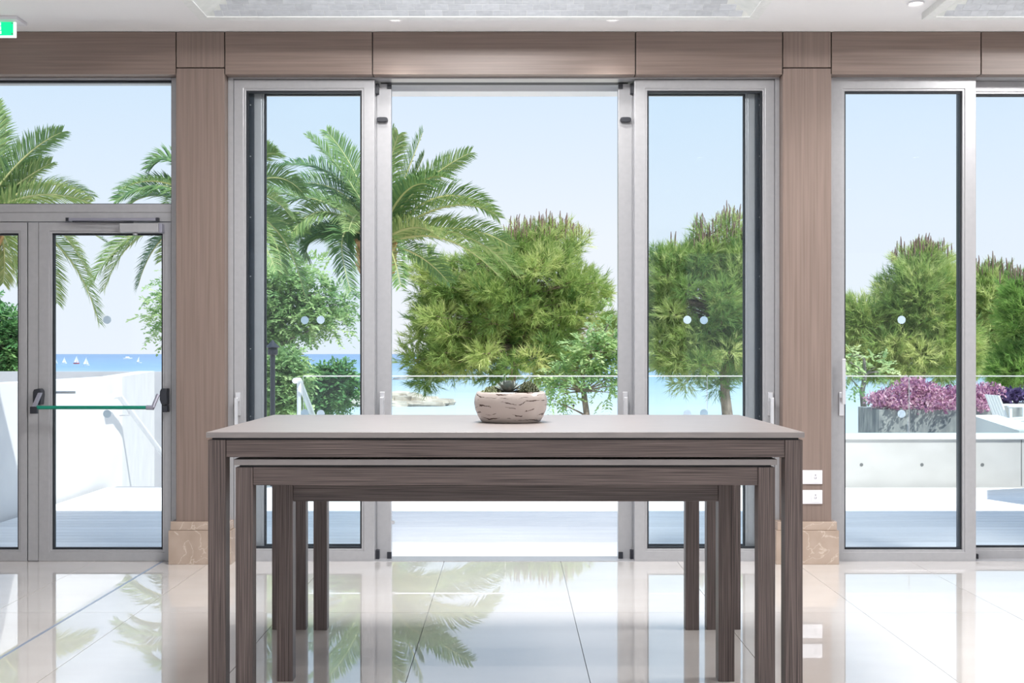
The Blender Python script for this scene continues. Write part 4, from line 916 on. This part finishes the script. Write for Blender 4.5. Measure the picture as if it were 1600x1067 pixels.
# ------------------------------------------------------------------ palms
def frond(root, B, C, T, rs, roll, lmax=0.42, n=56, tint=0.5, wmul=1.0):
    lmax *= wmul
    pts = bez(B, C, T, 14); P_ = np.array([tuple(p) for p in pts])
    f = MB().tube(pts, [wmul * (0.026 - 0.022 * i / 14) for i in range(15)], 5, False).build('frond', M['rachis'], root)
    tt = np.linspace(0.10, 1.0, n); idx = tt * 14; i0 = np.minimum(idx.astype(int), 13); fr = (idx - i0)[:, None]
    c = P_[i0] * (1 - fr) + P_[i0 + 1] * fr; tg = unit(P_[i0 + 1] - P_[i0])
    chord = unit(np.array(tuple(Vector(T) - Vector(B))) + np.array([1e-3, 2e-3, 0])); bn = unit(np.cross(chord, np.array([0, 0, 1.0])))
    bn = unit(bn - tg * (tg * bn).sum(1, keepdims=True)); nn = np.cross(bn, tg)
    sd = bn * math.cos(roll) + nn * math.sin(roll); nu = -bn * math.sin(roll) + nn * math.cos(roll)
    nu = np.where(nu[:, 2:3] < 0, -nu, nu)
    V = []; TI = []
    prof = lmax * np.clip(np.sin(np.pi * (0.12 + 0.80 * tt)) ** 0.7, 0.12, 1)[:, None]
    for s in (-1, 1):
        for rep in range(2):
            j = rs.normal(size=(n, 3)) * 0.10; off = (rep * 0.5) * (P_[i0 + 1] - P_[i0]) * (14 / n)
            d = unit(tg * (0.55 + 0.5 * tt[:, None]) + sd * s * 0.85 + nu * 0.38 + j); ln_ = prof * rs.uniform(0.85, 1.1, (n, 1))
            b = c + off; w_ = unit(np.cross(d, nu)) * 0.0105 * wmul; mid = b + d * ln_ * 0.55; tip = b + d * ln_ - np.array([0, 0, 1.0]) * ln_ * 0.16
            V.append(np.stack([b - w_ * .5, b + w_ * .5, mid + w_, mid - w_], 1)); V.append(np.stack([mid - w_, mid + w_, tip + w_ * .1, tip - w_ * .1], 1))
            t_ = np.clip(tint + rs.uniform(-0.2, 0.2, n), 0, 1); TI += [np.repeat(t_, 4)] * 2
    V = np.concatenate(V, 0).reshape(-1, 3)
    np_mesh('leaflets', V, np.arange(len(V)).reshape(-1, 4), M['palm'], f, tint=np.concatenate(TI))
def palm(label, cpx, cpy, Y, base_px, fronds, seed, trunk_px, extra=14, rad_px=190, tr_top=None):
    rs = np.random.RandomState(seed); rr = random.Random(seed); q = Y / F
    cx, _, cz = P(cpx, cpy, Y); bx_ = PX(base_px, Y)
    root = empty('palm_tree', (bx_, Y, GR), label, 'tree', 'palms along the beach')
    tk = MB(); n = 60; pts = []; rd = []
    for i in range(n + 1):
        t = i / n; pts.append((bx_ + (cx - bx_) * t, Y, GR + (cz - 0.15 - GR) * t)); rd.append(trunk_px / 2 * q * (1.0 + (0.10 if i % 2 else -0.03)) * (1 + 0.25 * max(0, t - 0.88) / 0.12))
    tk.tube(pts, rd, 14).build('trunk', M['palm_bark'], root)
    bo = MB()
    for i in range(46):                                       # cut leaf bases under the crown
        a = i * 2.4; h = cz - (0.55 - 0.5 * (i / 46)) * Y / 19; r0 = trunk_px / 2 * q * 1.05
        p = Vector((cx + math.cos(a) * r0 * .8, Y + math.sin(a) * r0 * .8, h)); d = Vector((math.cos(a) * .5, math.sin(a) * .5, 0.85)); d *= Y / 19; bo.tube([p, p + d * 0.14, p + d * 0.30], [0.075, 0.068, 0.042], 5)
    bo.build('leaf_bases', M['boot'], root, kind='stuff')
    for (mx_, my, tx, ty, dy, rl, ti) in fronds:              # mid control px, tip px, depth of the tip, roll, tint
        B = Vector((cx + rr.uniform(-.08, .08), Y + dy * 0.05, cz + rr.uniform(-.1, .1)))
        dy *= Y / 19; T = Vector(P(tx, ty, Y + dy)); Cm = Vector(P(mx_, my, Y + dy * 0.45))
        C = Cm * 2 - (B + T) * 0.5 if False else Cm
        frond(root, B, C, T, rs, rl, lmax=0.42 * (rad_px / 190), tint=ti, wmul=Y / 19.0)
    for i in range(extra):                                    # the rest of the crown, towards and away from the room
        a = math.pi / 2 * rr.choice((-1, 1)) + rr.uniform(-0.9, 0.9); el = rr.uniform(-0.35, 1.2); Lr = rad_px * q * rr.uniform(0.85, 1.1)
        B = Vector((cx, Y, cz)); d = Vector((math.cos(a), math.sin(a), 0)); C = B + d * Lr * 0.55 * math.cos(el * .7) + Vector((0, 0, Lr * 0.75 * math.sin(max(el, 0.15)))); T = B + d * Lr * math.cos(el * .5) + Vector((0, 0, Lr * (0.85 * math.sin(el) - 0.30)))
        frond(root, B, C, T, rs, rr.uniform(-.3, .3), lmax=0.40 * (rad_px / 190), tint=rr.uniform(0.15, 0.6), wmul=Y / 19.0)
R1 = 0.9
palm('tall date palm whose trunk stands behind the left sliding leaf edge of the doorway', 588, 385, 29.6, 584,
     [(625, 300, 660, 208, 0.3, 0.5, .35), (640, 295, 662, 243, -.3, -.4, .45), (640, 285, 732, 240, -0.4, 0.9, .5), (650, 290, 712, 262, 0.5, 0.5, .45), (690, 255, 776, 338, 0.2, 0.7, .45), (700, 290, 775, 335, -.5, 0.2, .55),
      (700, 315, 806, 425, -0.3, 0.6, .6), (690, 335, 780, 432, -0.8, 0.4, .55), (720, 330, 798, 385, .6, .8, .5), (650, 330, 690, 375, -1.4, 0.4, .7), (612, 290, 613, 203, 0.4, 0.3, .5), (600, 270, 622, 212, -.5, .8, .6),
      (570, 270, 512, 207, 0.3, 0.8, .4), (560, 280, 483, 214, -0.2, 0.6, .4), (545, 250, 415, 300, 0.4, 0.8, .25), (540, 230, 430, 262, 1.0, 0.5, .2), (520, 270, 416, 330, -.4, 0.6, .35), (530, 300, 418, 302, -.9, 0.5, .45),
      (500, 290, 455, 365, -0.8, 0.9, .5), (520, 330, 425, 395, 0.6, 0.6, .2), (505, 310, 548, 456, -0.9, 0.7, .25), (480, 340, 478, 400, .3, .8, .3), (560, 300, 545, 360, -1.8, .3, .65), (560, 320, 520, 350, 1.2, .5, .2), (650, 380, 700, 440, 1.0, .4, .3), (520, 350, 470, 385, 1.4, .6, .2)],
     51, 42, 9, 190)
palm('date palm mostly hidden behind the left wood pillar', 335, 335, 27.5, 338,
     [(275, 215, 234, 262, -.2, .7, .25), (250, 260, 184, 312, -.3, .8, .3), (245, 285, 206, 318, .3, .5, .45), (215, 325, 142, 442, -.4, .7, .5), (200, 335, 165, 448, -.7, .3, .75), (240, 350, 216, 446, .5, .8, .2),
      (420, 240, 472, 300, .3, .7, .3), (400, 230, 430, 240, -.3, .5, .5), (440, 300, 476, 462, -.6, .7, .3), (430, 320, 440, 420, .5, .6, .35), (410, 270, 455, 340, -.9, .6, .5), (380, 240, 418, 235, .5, .6, .55), (430, 330, 470, 360, .8, .6, .4)],
     53, 40, 8, 185)
palm('date palm at the far left, its drooping fronds seen above the glass doors', -25, 335, 24.0, -40,
     [(30, 235, 95, 207, -.2, .6, .35), (30, 280, 78, 256, .2, .4, .55), (50, 290, 66, 250, .5, .5, .35), (60, 285, 138, 316, -.3, .7, .7), (80, 300, 136, 425, -.5, .7, .6), (110, 345, 153, 500, .4, .5, .45), (70, 350, 88, 470, .8, .6, .6),
      (10, 260, 10, 185, .3, .6, .6), (0, 260, -5, 165, -.4, .5, .5), (20, 360, 30, 455, -.6, .6, .6), (-60, 250, -120, 240, 0, .5, .5), (-90, 300, -170, 350, 0, .5, .5), (-80, 340, -140, 440, 0, .6, .5), (15, 350, 5, 440, .4, .4, .8)],
     57, 40, 7, 200)

# ------------------------------------------------------------------ planters with purple plants, garden seats
def leaf_heap(name, label, pts, rs, m, n, L, lw, parent_loc):
    root = empty(name, parent_loc, label, 'plant', 'purple plants in the planters'); pos = []
    for (c, r) in pts:
        u = unit(rs.normal(size=(n, 3))); pos.append(np.array(c) + u * rs.uniform(0.5, 1, (n, 1)) * np.array(r))
    pos = np.concatenate(pos); N = len(pos); d = unit(rs.normal(size=(N, 3)) + np.array([0, -0.3, 0.8])); tint = np.clip(rs.normal(0.55, 0.28, N), 0, 1)
    sd = unit(np.cross(d, rs.normal(size=(N, 3)))) * lw; l = L * rs.uniform(0.7, 1.2, (N, 1))
    V = np.stack([pos, pos + d * l * .45 + sd, pos + d * l, pos + d * l * .45 - sd], 1).reshape(-1, 3)
    np_mesh('foliage', V, np.arange(len(V)).reshape(-1, 4), M[m], root, tint=np.repeat(tint, 4))['kind'] = 'stuff'
def planter(label, x0, x1, y0, y1, z0, z1):
    r = empty('planter', ((x0 + x1) / 2, (y0 + y1) / 2, z0), label, 'planter', 'stone planters on the terrace')
    t = 0.09
    for i, a in enumerate(((x0, x1, y0, y0 + t), (x0, x1, y1 - t, y1), (x0, x0 + t, y0 + t, y1 - t), (x1 - t, x1, y0 + t, y1 - t))): MB().box(*a, z0, z1).build('side', M['planter'], r, bevel=0.006)
    MB().box(x0 + t, x1 - t, y0 + t, y1 - t, z0, z1 - 0.06).build('soil', M['soil'], r)
rs = np.random.RandomState(77)
ya = 15.0; xa, xb = PX(1373, ya), PX(1508, ya); zt = PZ(640, ya)
planter('weathered grey stone planter full of pink purple plants', xa, xb, ya, ya + 0.9, -0.249, zt)
leaf_heap('purple_plant', 'pink and purple trailing plants spilling over the nearer stone planter',
          [((PX(px, ya), ya + dy, PZ(py, ya)), (0.20, 0.30, rz)) for px, py, dy, rz in ((1385, 627, .25, .11), (1405, 622, .3, .14), (1425, 618, .25, .18), (1447, 612, .3, .18), (1465, 620, .25, .17), (1485, 625, .3, .16), (1505, 624, .3, .17), (1445, 632, .08, .13), (1405, 632, .08, .08), (1480, 635, .1, .09), (1440, 605, .4, .12))], rs, 'purple', 420, 0.062, 0.0145, ((xa + xb) / 2, ya + .45, zt))
yb = 18.5; xa, xb = PX(1528, yb), PX(1680, yb); zt = PZ(631, yb)
planter('grey stone planter farther back beside the white garden chair', xa, xb, yb, yb + 0.8, -0.249, zt)
leaf_heap('purple_plant', 'sunlit pink purple plants at the end of the farther stone planter',
          [((PX(px, yb), yb + dy, PZ(py, yb)), (0.22, 0.30, rz)) for px, py, dy, rz in ((1532, 622, .1, .2), (1545, 615, .25, .16), (1560, 614, .25, .15), (1530, 634, .0, .10))], rs, 'purple', 380, 0.07, 0.016, (xa, yb + .4, zt))
leaf_heap('purple_plant', 'dark violet plants with shade painted into the leaves in the farther stone planter',
          [((PX(px, yb), yb + dy, PZ(py, yb)), (0.24, 0.26, .12)) for px, py, dy in ((1576, 622, .3), (1592, 621, .3), (1612, 620, .3), (1635, 620, .3))], rs, 'purple_shaded', 240, 0.09, 0.021, (xb, yb + .4, zt))
# white garden chair
yc = 17.2; cx = PX(1590, yc); cz0 = -0.249
ch = empty('garden_chair', (cx, yc, cz0), 'white moulded garden armchair in front of the farther planter', 'chair')
sz = PZ(655, yc)
MB().hexa([(cx - .24, yc - .24, sz - .03), (cx + .24, yc - .24, sz), (cx + .24, yc + .24, sz), (cx - .24, yc + .24, sz - .03), (cx - .24, yc - .24, sz), (cx + .24, yc - .24, sz + .03), (cx + .24, yc + .24, sz + .03), (cx - .24, yc + .24, sz)]).build('seat', M['white_paint'], ch, bevel=.008)
xbk, zbk = PX(1551, yc), PZ(617, yc)
for k_ in range(5):
    y_ = yc - .22 + k_ * .1; MB().hexa([(cx - .25, y_, sz), (cx - .22, y_, sz), (cx - .22, y_ + .08, sz), (cx - .25, y_ + .08, sz), (xbk - .015, y_, zbk), (xbk + .015, y_, zbk), (xbk + .015, y_ + .08, zbk), (xbk - .015, y_ + .08, zbk)]).build('back_slat', M['white_paint'], ch, bevel=.004)
for s in (-1, 1):
    yq = yc + s * .26
    MB().box(cx - .26, cx + .26, yq - .03, yq + .03, sz + .19, sz + .215).build('armrest', M['white_paint'], ch, bevel=.006)
    for xq in (-.22, .21): MB().box(cx + xq - .02, cx + xq + .02, yq - .018, yq + .018, cz0, sz + .19).build('leg', M['white_paint'], ch, bevel=.004)
# white sun lounger beside the thin tree
yl = 18.0; xl_ = PX(1372, yl); lg = empty('sun_lounger', (xl_, yl, -0.249), 'white canvas sun lounger with raised back behind the stone planter', 'lounger')
zb_ = PZ(650, yl)
MB().hexa([(xl_ - .02, yl - .3, .05), (xl_ + .02, yl - .3, .05), (xl_ + .02, yl + .3, .05), (xl_ - .02, yl + .3, .05), (xl_ - .14, yl - .3, zb_), (xl_ - .11, yl - .3, zb_), (xl_ - .11, yl + .3, zb_), (xl_ - .14, yl + .3, zb_)]).build('backrest', M['sail'], lg)
MB().box(xl_ - .02, xl_ + 1.2, yl - .3, yl + .3, 0.02, 0.06).build('bed', M['sail'], lg)
for s in (-1, 1):
    MB().tube([(xl_ - .16, yl + s * .31, zb_ + .01), (xl_ - .03, yl + s * .31, 0.03), (xl_ + 1.2, yl + s * .31, 0.03)], .014, 8).build('side_rail', M['alu_dark'], lg)
    for xq in (.05, 1.1): MB().tube([(xl_ + xq, yl + s * .31, 0.02), (xl_ + xq, yl + s * .31, -0.249)], .014, 8).build('leg', M['alu_dark'], lg)
# closed parasol down by the beach
xq = PX(1577, 35); pc = empty('closed_parasol', (xq, 35, GR), 'folded white parasol standing beyond the farther planter', 'parasol')
zt = PZ(597, 35)
MB().tube([(xq, 35, GR), (xq, 35, zt)], .025, 8).build('pole', M['steel'], pc)
MB().lathe([(.17, -1.35), (.20, -1.2), (.15, -.5), (.07, -.12), (.012, 0.02)], (xq, 35, zt), 12).build('canopy', M['sail'], pc, smooth=True)
